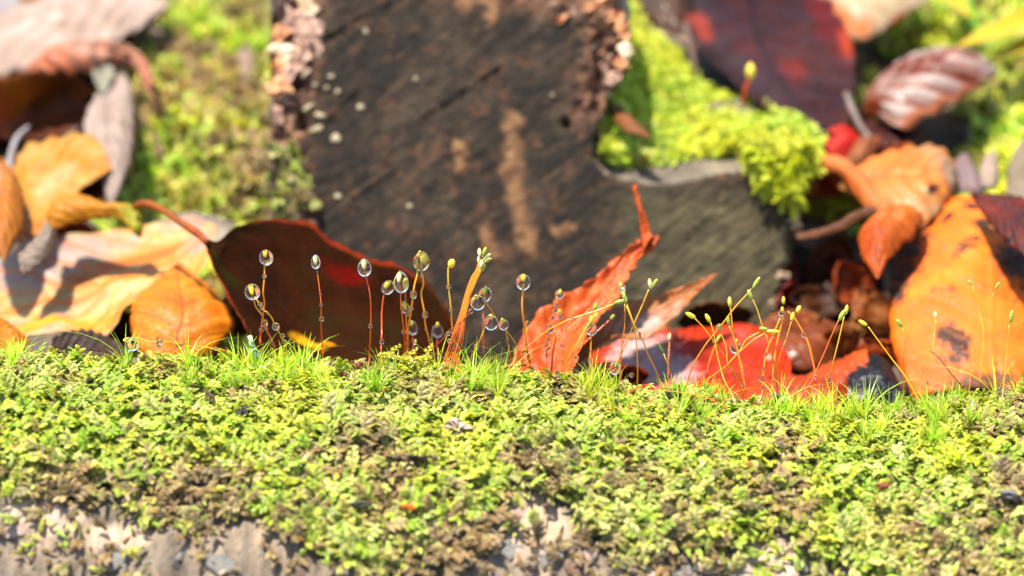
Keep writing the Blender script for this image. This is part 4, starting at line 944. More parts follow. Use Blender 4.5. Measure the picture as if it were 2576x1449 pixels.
tag(mesh_obj('leaf_stalk', *tube_geo([P(2128, 235, 9.6), P(2145, 280, 9.4), P(2165, 320, 9.2), P(2190, 350, 9.0)], [.06, .08, .07, .06])[:2], [simple_mat('stalk_mauve', (.16, .10, .08), (.36, .28, .24))]), 'mauve grey stalk leaning between the purple leaf and the maroon leaf', 'stalk')
leaf('fallen_leaf', 'orange and buff leaf with fine ribs above the golden leaf',
     [(2110, 470, 2.4), (2150, 425, 2.8), (2200, 392, 3.0), (2290, 370, 3.1), (2365, 368, 3.0), (2402, 420, 2.7), (2405, 470, 2.4)], [(2110, 470, 2.4), (2190, 520, 2.6), (2260, 560, 2.7), (2320, 570, 2.7), (2370, 525, 2.7), (2405, 470, 2.4)],
     leaf_mat('leaf_orange_buff', [(.85, .24, .02), (.80, .36, .08), (.66, .46, .26)], (.42, .12, .02), .5, 9, 1.8, .8, .4, .2, seed=38., blotches=((.45, .80, .4, .22, (.50, .38, .26)), (.72, .62, .09, .07, (.05, .02, .012)))), fold=-.25, corr=.05)
leaf('fallen_leaf', 'orange leaf rim curling in an arc over the dark hollow', [(2010, 408, 2.4), (2060, 398, 2.7), (2120, 400, 2.9), (2175, 440, 3.1), (2225, 505, 3.2), (2320, 545, 3.2)], [(2010, 420, 2.4), (2060, 425, 2.6), (2110, 440, 2.8), (2150, 490, 3.0), (2200, 540, 3.1), (2320, 562, 3.2)],
     leaf_mat('leaf_arc', [(.85, .23, .03), (.85, .46, .18)], seed=39., coat=.2), fold=-.2, corr=.01)
leaf('fallen_leaf', 'thin brown leaf rim sweeping below the orange arc', [(2005, 590, 2.2), (2060, 580, 2.5), (2110, 560, 2.8), (2160, 530, 3.1), (2235, 515, 3.2)], [(2005, 606, 2.2), (2060, 598, 2.5), (2120, 578, 2.8), (2170, 548, 3.1), (2235, 530, 3.2)], leaf_mat('leaf_thin_rim', [(.20, .08, .03), (.42, .20, .09)], seed=40.), fold=-.08, corr=.01)
leaf('fallen_leaf', 'ribbed orange leaf hanging down into the dark hollow', [(2245, 525, 3.3), (2190, 560, 3.2), (2160, 600, 3.1), (2170, 650, 3.0), (2208, 702, 2.9)], [(2245, 525, 3.3), (2320, 548, 3.4), (2290, 600, 3.4), (2245, 640, 3.2), (2208, 702, 2.9)],
     leaf_mat('leaf_ribbed', [(.75, .19, .02), (.90, .34, .04)], (.30, .07, .02), .8, 5, .6, .8, seed=41.), fold=-.35, corr=.06, nv=5, slope=.6)
leaf('fallen_leaf', 'large golden orange leaf with brown blotches filling the edge of the scene',
     [(2300, 1000, 3.2), (2255, 900, 3.8), (2238, 780, 4.6), (2245, 680, 5.4), (2270, 610, 6.0), (2320, 565, 6.4), (2372, 512, 6.8), (2420, 494, 7.0), (2470, 505, 7.0)], [(2700, 1040, 3.0), (2720, 940, 3.6), (2730, 820, 4.6), (2720, 720, 5.4), (2690, 640, 6.0), (2630, 600, 6.4), (2576, 590, 6.6), (2520, 560, 6.8), (2470, 505, 7.0)],
     leaf_mat('leaf_golden_orange', [(.95, .24, .006), (1.1, .34, .008), (1.2, .46, .012)], (.80, .36, .02), .25, 8, 1.5, .8, .5, .3, seed=42.4, spots=(.16, .06, .015), spot_t=.54, spot_s=1.4,
              blotches=((.05, .56, .14, .18, (.12, .06, .03)), (.03, .42, .06, .10, (.12, .06, .03)), (.62, .52, .16, .10, (.16, .06, .02)), (.45, .70, .10, .06, (.14, .06, .02)), (.36, .86, .12, .05, (.12, .05, .02)), (.45, .02, .3, .05, (.30, .12, .03)), (.18, .76, .05, .06, (.10, .05, .02)))), rel=False, fold=-.5, corr=.015, n=70, m=31)
leaf('fallen_leaf', 'dark red brown blotched leaf overlapping the top of the golden orange leaf', [(2440, 490, 4.0), (2500, 486, 4.2), (2580, 500, 4.3), (2680, 540, 4.3)], [(2440, 490, 4.0), (2490, 560, 4.2), (2560, 630, 4.4), (2680, 690, 4.4)],
     leaf_mat('leaf_blotched', [(.10, .03, .02), (.26, .05, .02), (.48, .10, .02)], (.1, .03, .02), .5, 7, 2, .9, seed=43., spots=(.05, .02, .015), spot_t=.56), fold=-.2)
leaf('fallen_leaf', 'pink grey leaf scrap propped behind the ribbed buff leaf', [(2385, 480, 2.2), (2400, 410, 2.3), (2425, 385, 2.2)], [(2385, 480, 2.2), (2470, 485, 2.4), (2455, 420, 2.4), (2425, 385, 2.2)], leaf_mat('leaf_pink_grey', [(.46, .38, .38), (.50, .30, .24)], seed=44.), fold=-.15)
leaf('fallen_leaf', 'shell pink leaf scrap standing beside the pink grey one', [(2465, 470, 2.4), (2470, 410, 2.3), (2498, 375, 2.2)], [(2465, 470, 2.4), (2505, 470, 2.4), (2512, 420, 2.3), (2498, 375, 2.2)], leaf_mat('leaf_shell_pink', [(.62, .48, .38), (.68, .56, .48)], seed=45.), fold=-.1)
leaf('fallen_leaf', 'grey buff leaf upright behind the dark blotched leaf', [(2530, 500, 2.4), (2540, 410, 2.4), (2570, 350, 2.2)], [(2530, 500, 2.4), (2640, 500, 2.4), (2620, 400, 2.3), (2570, 350, 2.2)], leaf_mat('leaf_grey_buff', [(.40, .32, .22), (.54, .46, .36)], seed=46.), fold=-.15)
leaf('fallen_leaf', 'mauve sliver of leaf on the moss above the pink grey scrap', [(2408, 305, .6), (2420, 330, .7), (2440, 362, .7)], [(2408, 305, .6), (2440, 320, .7), (2440, 362, .7)], leaf_mat('leaf_mauve', [(.42, .32, .34), (.5, .42, .42)], seed=47.), fold=-.05)
leaf('fallen_leaf', 'narrow cream leaf lying upright on the moss bank beside the stump', [(617, 205, .8), (596, 160, .9), (600, 120, .9), (612, 98, .8)], [(617, 205, .8), (640, 165, .9), (630, 120, .9), (612, 98, .8)], leaf_mat('leaf_narrow_cream', [(.56, .42, .32), (.66, .54, .44)], seed=48.), fold=-.1)
leaf('fallen_leaf', 'tan curled leaf edge cutting across the moss of the stub', [(1530, 248, 4.2), (1560, 268, 4.3), (1600, 305, 4.4), (1640, 350, 4.3)], [(1530, 248, 4.2), (1545, 300, 4.3), (1585, 335, 4.4), (1640, 350, 4.3)], leaf_mat('leaf_tan_curl', [(.40, .17, .05), (.60, .32, .14)], seed=49.), fold=-.1, corr=.01)
leaf('fallen_leaf', 'tiny cream scrap beside the shoulder of the purple brown leaf', [(2138, 150, 1.2), (2145, 120, 1.2), (2160, 118, 1.2)], [(2138, 150, 1.2), (2165, 158, 1.2), (2168, 135, 1.2), (2160, 118, 1.2)], leaf_mat('leaf_tiny_cream', [(.60, .45, .25), (.66, .55, .34)], seed=50.), fold=-.05, corr=.005)
leaf('fallen_leaf', 'brown leaf scrap lost among the moss left of the stump', [(372, 355, .5), (390, 335, .6), (420, 350, .6)], [(372, 355, .5), (400, 395, .6), (420, 350, .6)], leaf_mat('leaf_lost_brown', [(.40, .24, .16), (.52, .36, .26)], seed=51.), fold=-.05)
# grass blades, upper right corner
GB = [leaf_mat('blade_yellow', [(.66, .62, .03), (.74, .56, .03)], (.6, .6, .1), .3, 1, 0, .8, .35, .4, seed=52., trans=.4) if 0 else simple_mat('blade_yellow', (.62, .58, .03), (.78, .56, .02), .8, .35, .1, .4), simple_mat('blade_green', (.24, .50, .03), (.36, .60, .05), .8, .35, .1, .4)]
for lab, a_, b_, mi in (('broad yellow grass blade slanting in from the upper right corner', [(2700, -60, 3.2), (2620, 0, 3.4), (2540, 40, 3.4), (2470, 72, 3.2), (2395, 122, 2.6)], [(2700, 20, 3.2), (2620, 50, 3.4), (2540, 88, 3.4), (2470, 105, 3.2), (2395, 122, 2.6)], 0),
                      ('bright green grass blade under the yellow blade in the corner', [(2370, -60, 2.6), (2400, -10, 2.8), (2430, 40, 2.8), (2460, 110, 2.4)], [(2410, -60, 2.6), (2440, -10, 2.8), (2455, 40, 2.8), (2460, 110, 2.4)], 1),
                      ('short yellow green blade lowest in the corner', [(2640, 60, 2.6), (2560, 100, 2.7), (2480, 150, 2.4)], [(2640, 110, 2.6), (2570, 135, 2.7), (2480, 150, 2.4)], 0),
                      ('small orange yellow blade on the top edge before the green one', [(2330, -50, 3.0), (2380, 0, 3.2), (2450, 50, 3.2)], [(2370, -50, 3.0), (2420, -10, 3.2), (2450, 50, 3.2)], 0)):
    leaf('grass_blade', lab, a_, b_, GB[mi], cat='grass blade', fold=.1, corr=0, edge=0, wav=.02)

# ================================================================== sporophytes and water drops
def stalk_mat(name, lo, mid, hi):
    m, nt, _, lk = newmat(name)
    sep = N(nt, 'ShaderNodeSeparateXYZ'); lk.new(N(nt, 'ShaderNodeTexCoord').outputs['UV'], sep.inputs[0])
    finish(nt, ramp(nt, sep.outputs[1], [(0, lo), (.45, mid), (1, hi)]), .25, trans=.25, spec=.6, coat=.3)
    return m
SM = {'o': stalk_mat('stalk_orange', (.80, .09, .01), (.95, .22, .012), (.92, .40, .02)),
      'r': stalk_mat('stalk_red', (.70, .05, .01), (.85, .11, .01), (.88, .18, .015)),
      'y': stalk_mat('stalk_yellow', (.80, .18, .012), (.90, .36, .015), (.85, .52, .025)),
      'd': stalk_mat('stalk_dark_red', (.28, .02, .012), (.40, .04, .015), (.40, .05, .02))}
def cap_mat(name, lo, mid, hi):
    m, nt, _, lk = newmat(name)
    sep = N(nt, 'ShaderNodeSeparateXYZ'); lk.new(N(nt, 'ShaderNodeTexCoord').outputs['UV'], sep.inputs[0])
    finish(nt, ramp(nt, sep.outputs[1], [(0, lo), (.2, mid), (.7, mid), (.85, hi)]), .22, trans=.2, spec=.6, coat=.5)
    return m
CM = {'y': cap_mat('capsule_yellow', (.70, .36, .02), (.85, .66, .05), (1.0, .62, .02)), 'g': cap_mat('capsule_green', (.56, .46, .03), (.36, .42, .05), (.74, .60, .04)),
      'dg': cap_mat('capsule_dark_green', (.12, .20, .02), (.10, .22, .02), (.16, .26, .03)), 'p': cap_mat('capsule_pale', (.7, .55, .1), (.85, .82, .40), (.95, .75, .1))}
WATER, nt, _, _ = newmat('water')
pb = nt.nodes.new('ShaderNodeBsdfPrincipled'); mo = nt.nodes.new('ShaderNodeOutputMaterial')
pb.inputs['Base Color'].default_value = (1, 1, 1, 1); pb.inputs['Roughness'].default_value = 0.02; pb.inputs['IOR'].default_value = 1.333; pb.inputs['Transmission Weight'].default_value = 1
nt.links.new(pb.outputs[0], mo.inputs[0])
PX = 1/PPC/1.5901                                  # one pixel of the full photograph at the focal plane, in cm
def sdir(ang):
    """direction in the picture plane, degrees clockwise from up, as a world vector"""
    a = math.radians(ang); return X3*math.sin(a) + UP*math.cos(a)
def drop(label, x, y, rx, ry, dd, point=0.0, ang=0, group=None, seg=24):
    n = 16; prof = []
    for i in range(n+1):
        a = math.pi*i/n; h = -math.cos(a); rr = math.sin(a)
        if point and h > 0: rr *= 1 - point*h*h*.55; h *= 1 + point*.25
        prof.append((rx*PX*rr, ry*PX*h))
    c = S(x, y, dd)
    v, f, uv = lathe_geo(prof, c, sdir(ang), seg)
    o = mesh_obj('water_drop', v, f, WATER, origin=c); o.cycles.is_caustics_caster = True
    return tag(o, label, 'water drop', group)
def base_dd(x, y):
    X, Y = x/1.5901, y/1.5901
    cv_ = float(np.interp(X, crest_pts[:, 0], crest_pts[:, 1]))
    return .35 if Y < cv_ + 2 else log_dd(X, Y)
BG_ = 'water beads strung along the thin moss stalks'
def sporo(short, label, pts, caps=(), drops=(), beads=(), col='o', w=6.0, dd=0.0, sink=True, wt=None):
    """pts base first; caps (x, y, angle, length, width, colour); drops (x, y, rx, ry, point, label); beads (x, y, rx[, ry])"""
    n = len(pts)
    b = base_dd(*pts[0]) if sink is True else sink
    # the depth runs from the foot in the moss out to the tip
    D = [b + (dd-b)*min(1, (i/(n-1))*1.6)**.8 for i in range(n)]
    P3 = [S(x, y, d) for (x, y), d in zip(pts, D)]
    foot = P3[0] - UP*.12 - AX*.02
    P3 = [foot] + P3
    e = empty('moss_sporophyte', P3[0], label, 'moss stalk', 'fruiting stalks of the moss')
    v, f, uv = tube_geo(P3, [w*PX*.55, w*PX*.5, (wt or w*.85)*PX*.5], 7)
    mesh_obj('seta', v, f, SM[col], parent=e, uv=uv)
    for (x, y, an, ln, wd, cc) in caps:
        if drops: ln, wd, y = ln*.8, wd*.68, y - 2
        L_ = ln*PX; W_ = wd*PX*.5; d = sdir(an) + AX*.12*math.sin(x)
        prof = [(W_*.22, -L_*.5), (W_*.5, -L_*.44), (W_*.8, -L_*.30), (W_*1.0, -L_*.05), (W_*.98, L_*.12), (W_*.86, L_*.26), (W_*.80, L_*.30), (W_*.84, L_*.31), (W_*.66, L_*.39), (W_*.34, L_*.46), (W_*.08, L_*.52)]
        v, f, uv = lathe_geo(prof, S(x, y, dd), d, 14)
        o = mesh_obj('capsule', v, f, CM[cc], parent=e, uv=uv); o.cycles.is_caustics_receiver = True
    for q in drops:
        x, y, rx, ry, pt, lab = q[:6]; an = q[6] if len(q) > 6 else 0
        drop(lab, x, y, rx, ry, dd, pt, an)
    pa = np.array(pts, float)
    for i, q in enumerate(beads):
        x, y, rx = q[:3]; ry = q[3] if len(q) > 3 else rx
        dmin, kk, tq = 1e9, 0, 0
        for k in range(n-1):
            ab = pa[k+1]-pa[k]; t = np.clip(((x-pa[k][0])*ab[0]+(y-pa[k][1])*ab[1])/(ab @ ab), 0, 1)
            de = np.hypot(*(np.array((x, y))-pa[k]-t*ab))
            if de < dmin: dmin, kk, tq = de, k, t
        d_ = D[kk] + (D[kk+1]-D[kk])*tq
        m = len(beads)
        wd = 'only' if m == 1 else ('top', 'bottom')[i] if m == 2 else ('top', 'middle', 'bottom')[i] if m == 3 else ('first', 'second', 'third', 'fourth', 'fifth', 'sixth', 'seventh', 'eighth')[i]
        fromtop = ' from the top' if m > 3 else ''
        drop('%s small water bead%s on the %s' % (wd, fromtop, short), x, y, rx*1.12, ry*1.12, d_, 0, 0, BG_, 14)
    return e
SPEC = [
 ('leftmost upright stalk', 'upright stalk topped by a round drop, first in front of the dark red leaf', [(1042, 1345), (1051, 1272), (1058, 1214), (1053, 1169), (1058, 1102), (1058, 1040)], [(1062, 1018, 0, 36, 22, 'y')],
  [(1065, 1031, 28, 32, .1, 'round clear drop round the yellow capsule of the first stalk before the dark leaf', -8)], [(1057, 1105, 8), (1044, 1321, 8)], 'o', 7, 0),
 ('stalk under the brownish round drop', 'bent stalk that carries the lower brownish round drop before the dark leaf', [(1101, 1405), (1092, 1367), (1069, 1326), (1056, 1286), (1047, 1259), (1024, 1228), (1012, 1185)], [(1006, 1160, -12, 56, 24, 'y')],
  [(1010, 1168, 31, 34, 0, 'lowest and roundest drop of the leftmost pair, brownish, leaning off two stalks', -15)], [(1059, 1294, 12, 14), (1065, 1315, 6), (1091, 1373, 7)], 'o', 6.5, .2),
 ('beaded stalk crossing the leftmost pair', 'wavy yellow stalk strung with many beads behind the leftmost pair', [(1139, 1400), (1135, 1372), (1122, 1340), (1101, 1304), (1087, 1272), (1071, 1252), (1047, 1234), (1031, 1205), (1020, 1190)], [], [],
  [(1040, 1216, 8), (1048, 1232, 8), (1071, 1252, 5), (1103, 1306, 14, 14), (1132, 1342, 7), (1137, 1371, 7)], 'y', 5.5, .1),
 ('straight stalk before the yellow blotch', 'straight thin stalk before the yellow blotch of the dark leaf', [(1290, 1390), (1286, 1330), (1285, 1277), (1285, 1223), (1280, 1169), (1268, 1080)], [(1262, 1043, -4, 44, 20, 'p')],
  [(1263, 1050, 19, 27, .7, 'small pointed drop on the stalk before the yellow blotch', -3)], [(1281, 1175, 5), (1284, 1219, 6), (1286, 1276, 9)], 'r', 5, 0),
 ('red stalk by the cone drop', 'thin bright red stalk with a cone shaped drop before the middle of the dark leaf', [(1477, 1420), (1481, 1367), (1484, 1259), (1480, 1178), (1464, 1106), (1458, 1085)], [(1456, 1060, -6, 52, 24, 'p')],
  [(1458, 1073, 28, 35, .6, 'cone shaped glassy drop on the thin bright red stalk', -5)], [(1482, 1305, 7, 9)], 'r', 5, 0),
 ('dim stalk next to the pointed twin drop', 'dim brown red stalk with a tilted drop behind the pointed twin drop', [(1524, 1390), (1526, 1360), (1527, 1317), (1527, 1250), (1535, 1183), (1545, 1160)], [(1551, 1140, 28, 48, 26, 'y')],
  [(1552, 1150, 25, 31, .1, 'tilted drop touching the large pointed drop', 28)], [(1527, 1367, 9)], 'r', 5, .8),
 ('left leg of the pointed drop', 'red stalk, one of two under the large pointed drop', [(1620, 1415), (1618, 1349), (1611, 1281), (1604, 1214), (1602, 1165), (1600, 1130)], [(1598, 1110, 0, 60, 24, 'p')],
  [(1605, 1132, 31, 42, .75, 'large pointed glassy drop holding two capsules', -4)], [(1615, 1328, 8)], 'r', 5.5, 0),
 ('right leg of the pointed drop', 'second red stalk under the large pointed drop, nearer the big round one', [(1630, 1400), (1629, 1349), (1624, 1281), (1624, 1223), (1621, 1169), (1620, 1150)], [(1618, 1130, 6, 52, 22, 'y')], [], [(1630, 1374, 7)], 'r', 5.5, .15),
 ('stalk of the small low capsule', 'short stalk with a wet yellow capsule under the pointed drop', [(1628, 1330), (1626, 1290), (1624, 1250)], [(1619, 1224, -15, 44, 24, 'y')], [(1621, 1232, 19, 24, .1, 'small drop clinging under the wet capsule below the pointed drop', -15), ],
  [(1642, 1234, 9), (1628, 1257, 7)], 'o', 5, .1),
 ('left leg of the biggest round drop', 'yellow orange stalk bending under the biggest round drop', [(1630, 1400), (1631, 1360), (1633, 1304), (1642, 1259), (1651, 1196), (1658, 1142), (1669, 1097), (1672, 1035)], [(1678, 1020, 10, 40, 22, 'y')],
  [(1686, 1047, 33, 41, .15, 'biggest round drop on two yellow stalks above the dark leaf rim', 5)], [(1654, 1179, 12, 16), (1644, 1234, 8), (1637, 1292, 6), (1632, 1375, 6)], 'y', 8, 0),
 ('right leg of the biggest round drop', 'second yellow orange stalk under the biggest round drop, kinked in the middle', [(1720, 1410), (1719, 1365), (1712, 1340), (1701, 1295), (1698, 1250), (1685, 1178), (1694, 1133), (1685, 1079), (1686, 1050)], [(1692, 1035, 5, 40, 20, 'y')], [],
  [(1688, 1103, 7), (1700, 1259, 10, 14), (1705, 1317, 6), (1718, 1361, 6)], 'y', 8, .1),
 ('hidden stalk of the blurred twin drop', 'short stalk behind, under a blurred brown drop amid the red stalks', [(1653, 1405), (1652, 1370), (1650, 1345)], [(1644, 1295, -20, 34, 22, 'y')], [(1649, 1311, 22, 31, 0, 'blurred brownish drop low between the red stalks', -15)], [], 'd', 5, 1.6),
 ('stub stalk with a low drop', 'very short stalk with a small drop close to the moss crest', [(1662, 1430), (1661, 1400)], [(1662, 1372, 5, 30, 16, 'g')], [(1660, 1388, 11, 14, 0, 'small low drop close to the moss below the blurred brown one')], [], 'o', 5, 1.0),
 ('stalk of the dim lone drop', 'short dark stalk with a dim drop before the edge of the dark leaf', [(1750, 1420), (1748, 1380), (1750, 1350)], [(1750, 1302, 0, 30, 20, 'y')], [(1750, 1324, 25, 28, 0, 'dim blurred drop alone before the edge of the dark leaf')], [], 'd', 5, 2.0),
 ('tall stalk with the bare ball capsule', 'tall wavy orange stalk with a plump dry yellow capsule beside the bundle', [(1821, 1500), (1822, 1430), (1817, 1367), (1808, 1295), (1804, 1232), (1794, 1142), (1793, 1075), (1798, 1062)], [(1806, 1054, 22, 38, 30, 'y')], [],
  [(1795, 1146, 9), (1804, 1240, 7), (1812, 1324, 9, 12), (1820, 1387, 10), (1821, 1441, 9)], 'y', 7, -.1),
 ('slanting red stalk of the twin cluster', 'slanting red stalk rising across the bundle to the clustered twin drops', [(1716, 1412), (1760, 1368), (1804, 1322), (1849, 1286), (1887, 1241), (1905, 1215)], [(1900, 1195, 25, 40, 24, 'y')],
  [(1911, 1211, 30, 31, 0, 'lower of the two clustered drops beside the capsule bundle', 20)], [(1883, 1245, 9), (1845, 1287, 4), (1793, 1335, 8)], 'd', 6, -.15),
 ('stalk leaning from the upper cluster drop', 'orange stalk leaning down from the upper clustered drop to the lens shaped one', [(1990, 1290), (1983, 1272), (1965, 1240), (1945, 1212), (1938, 1185)], [(1940, 1165, 12, 50, 24, 'g')],
  [(1939, 1180, 26, 33, .25, 'upper of the two clustered drops, tipped by a greenish capsule', 22)], [], 'o', 6, 0, .2),
 ('stalk under the lens shaped drop', 'yellow stalk curving up to the lens shaped drop', [(1868, 1465), (1876, 1445), (1907, 1385), (1925, 1349), (1941, 1304), (1950, 1285)], [(1955, 1270, 50, 44, 20, 'y')],
  [(1964, 1291, 29, 31, 0, 'clear lens shaped drop with a yellow rim, right of the bundle')], [(1906, 1386, 9, 11)], 'y', 5.5, -.1),
 ('first leg of the fig shaped drop', 'orange stalk under the fig shaped drop', [(2043, 1435), (2036, 1395), (2030, 1367), (2024, 1326), (2018, 1310)], [(2010, 1286, -8, 30, 20, 'y')],
  [(2014, 1299, 20, 23, -.1, 'fig shaped drop between the lens shaped drop and the red leaf')], [(2030, 1355, 5, 7)], 'o', 5, .1),
 ('second leg of the fig shaped drop', 'yellow stalk slanting away from the fig shaped drop', [(2086, 1440), (2060, 1371), (2035, 1335), (2018, 1312)], [], [], [(2066, 1394, 7)], 'y', 4.5, .15),
 ('dim stalk behind the lens drop', 'faint brown stalk far behind the lens shaped drop', [(1934, 1400), (1933, 1320), (1932, 1245)], [], [], [(1933, 1272, 5)], 'd', 4, 2.0),
 ('double stalk before the stump', 'thick orange stalk with a round drop before the stump, well apart from others', [(2118, 1440), (2106, 1383), (2099, 1310), (2089, 1228), (2092, 1161), (2093, 1135)], [(2093, 1115, 0, 36, 24, 'y')],
  [(2093, 1129, 29, 34, 0, 'round drop on the thick orange stalk before the stump')], [], 'o', 9, 0),
 ('short twin of the thick orange stalk', 'shorter pale orange stalk leaning on the thick orange one', [(2112, 1440), (2104, 1383), (2106, 1330), (2109, 1300)], [], [], [(2109, 1294, 9, 11)], 'y', 7, .1),
 ('most beaded stalk', 'orange stalk hidden by a chain of beads before the orange red leaf', [(2185, 1440), (2186, 1425), (2188, 1388), (2191, 1358), (2199, 1315), (2208, 1271), (2219, 1240), (2224, 1219), (2236, 1185)], [(2240, 1170, 10, 30, 24, 'y')],
  [(2237, 1177, 18, 19, 0, 'small drop that ends the chain of beads')], [(2224, 1219, 9), (2219, 1242, 9), (2208, 1271, 9), (2199, 1315, 14, 18), (2191, 1358, 9), (2189, 1389, 12, 15), (2186, 1420, 7)], 'o', 5, .4),
 ('blurred stalk behind the bead chain', 'blurred stalk behind with a yellowish drop before the orange red leaf', [(2252, 1430), (2250, 1390), (2247, 1325), (2240, 1275)], [(2238, 1250, 0, 30, 22, 'y')], [(2237, 1261, 17, 19, 0, 'blurred yellowish drop before the orange red leaf')], [(2247, 1324, 9), (2249, 1387, 10)], 'r', 4, 1.7),
 ('stout dark orange stump of a stalk', 'stout headless orange stalk beside the bead chain', [(2205, 1500), (2210, 1430), (2214, 1397), (2222, 1350), (2220, 1320)], [], [], [], 'r', 9, -.2),
 ('long low arching stalk', 'long stalk arching far over to a green capsule that points at the top cluster', [(2075, 1435), (2082, 1422), (2116, 1383), (2188, 1325), (2212, 1310), (2280, 1277), (2386, 1243), (2459, 1214)], [(2478, 1207, 76, 46, 18, 'g')], [], [(2094, 1405, 8), (2290, 1274, 4)], 'y', 6, -.1),
 ('headless slanting stalk', 'slanting headless stalk that ends in a tiny dark bead', [(2078, 1500), (2132, 1448), (2174, 1407), (2232, 1354), (2266, 1323), (2319, 1272), (2352, 1243)], [], [], [(2355, 1240, 5), (2266, 1323, 3)], 'o', 5, -.3),
 ('dull stalk with three capsules', 'yellow stalk leaning to a small clutch of capsules above the blurred drop', [(2205, 1535), (2237, 1499), (2270, 1436), (2304, 1383), (2335, 1325), (2360, 1290)], [(2365, 1278, 12, 34, 17, 'y'), (2384, 1262, 25, 24, 15, 'y')], [], [(2233, 1500, 6)], 'y', 6, -.1),
 ('stalk joining the small clutch', 'second orange stalk leaning into the small clutch of capsules', [(2268, 1520), (2290, 1450), (2328, 1385), (2345, 1320), (2372, 1270), (2380, 1245)], [(2381, 1229, 5, 34, 20, 'g')], [], [(2307, 1432, 9), (2345, 1330, 3)], 'o', 5, 0),
 ('beaded stalk under the blurred ring drop', 'orange stalk with a ring like drop behind the small clutch', [(2371, 1530), (2368, 1480), (2362, 1441), (2363, 1390), (2365, 1344), (2365, 1325)], [(2365, 1300, 0, 34, 20, 'g')], [(2365, 1318, 24, 25, 0, 'ring like drop behind the small clutch of capsules')], [(2363, 1405, 5), (2362, 1443, 10)], 'o', 5.5, .6),
 ('red stalk with the tilted green capsule', 'red orange stalk with a lone green capsule tilted toward the tan leaf', [(2285, 1470), (2290, 1422), (2338, 1373), (2415, 1301), (2437, 1282)], [(2449, 1269, 40, 26, 14, 'g')], [], [(2420, 1297, 4)], 'r', 5.5, 1.2),
 ('tallest fan stalk, first', 'stalk of the tall fan that drops straight down from the stacked capsules', [(2478, 1565), (2483, 1455), (2488, 1383), (2498, 1311), (2500, 1238), (2498, 1215)], [(2483, 1142, -10, 34, 20, 'y'), (2491, 1163, -15, 34, 22, 'p')], [(2491, 1158, 14, 20, 0, 'small drop squeezed between the stacked capsules')], [(2492, 1368, 4)], 'o', 4.5, 0),
 ('tallest fan stalk, second', 'stalk of the tall fan that curves gently down to the red thread loop', [(2548, 1575), (2551, 1455), (2541, 1335), (2526, 1277), (2506, 1225)], [(2497, 1187, -8, 34, 17, 'g')], [], [], 'y', 5, -.1),
 ('tallest fan stalk, outer', 'outermost stalk of the tall fan, bowed out over the white worn leaf', [(2650, 1550), (2618, 1470), (2594, 1422), (2570, 1359), (2536, 1296), (2519, 1248), (2507, 1215)], [(2503, 1198, -6, 30, 15, 'g')], [], [(2559, 1338, 5, 12)], 'y', 6, -.1),
 ('stalk crossing the fan', 'stalk with twin capsules set in a V, crossing the tall fan', [(2462, 1480), (2483, 1422), (2512, 1354), (2536, 1296), (2570, 1219), (2595, 1158)], [(2600, 1135, -8, 42, 17, 'p'), (2618, 1134, 32, 42, 15, 'g')], [], [(2574, 1211, 4)], 'y', 5.5, .1),
 ('hanging drop stalk', 'short stalk bowed over a hanging egg shaped drop at the crest', [(2480, 1545), (2486, 1490), (2478, 1445), (2466, 1442)], [(2464, 1462, 20, 30, 14, 'g')], [(2461, 1472, 23, 29, -.2, 'egg shaped drop hanging at the moss crest below the tall fan', 8)], [(2481, 1527, 6, 9)], 'o', 5, -.2),
 ('green spear stalk', 'thin stalk with a dark green spear shaped tip', [(2700, 1560), (2680, 1490), (2668, 1450), (2655, 1415)], [(2643, 1393, -28, 52, 12, 'dg')], [], [], 'y', 4.5, -.2),
 ('faint stalk before the white worn face', 'faint stalk with a small pale capsule before the whitish worn leaf face', [(2672, 1490), (2674, 1430), (2678, 1365)], [(2678, 1347, 4, 30, 12, 'p')], [], [], 'o', 3, 1.8),
 ('left stalk with a nodding capsule', 'long crossing stalk whose plump capsule nods away from the others', [(2982, 1650), (2967, 1565), (2938, 1498), (2904, 1435), (2866, 1377), (2842, 1348), (2813, 1309), (2781, 1275)], [(2763, 1262, -62, 46, 20, 'y')], [], [(2853, 1367, 4)], 'o', 5, -.2),
 ('stalk with the second nodding capsule', 'nearly upright stalk, its capsule nodding beside the first one', [(2929, 1700), (2943, 1643), (2933, 1589), (2900, 1527), (2880, 1464), (2866, 1401), (2856, 1338), (2843, 1290)], [(2832, 1273, -30, 40, 18, 'y')], [], [], 'y', 5, -.2),
 ('longest diagonal stalk', 'longest diagonal stalk rising to the highest green capsule before the stub', [(2748, 1540), (2769, 1469), (2808, 1401), (2846, 1348), (2890, 1295), (2938, 1232), (2986, 1179), (3005, 1155)], [(3025, 1131, 32, 54, 17, 'g')], [], [], 'y', 5.5, 0),
 ('stalk with the capsule under the highest', 'kinked stalk whose green capsule touches the longest diagonal stalk', [(3133, 1575), (3107, 1488), (3088, 1415), (3066, 1350), (3049, 1304), (3030, 1242), (3011, 1198)], [(3000, 1179, -22, 42, 18, 'g')], [], [(3064, 1345, 4)], 'y', 5, 0),
 ('upright stalk amid the crossing', 'upright orange stalk with a yellow capsule amid the crossing stalks', [(2984, 1590), (2962, 1483), (2948, 1411), (2933, 1348), (2928, 1290), (2922, 1228)], [(2919, 1208, -3, 42, 18, 'y')], [], [], 'o', 6, .1),
 ('stalk just behind the upright one', 'orange stalk close behind the upright one, its capsule lower', [(2990, 1590), (2968, 1490), (2950, 1400), (2932, 1340), (2917, 1305)], [(2913, 1284, -8, 40, 16, 'g')], [], [], 'o', 6, .7),
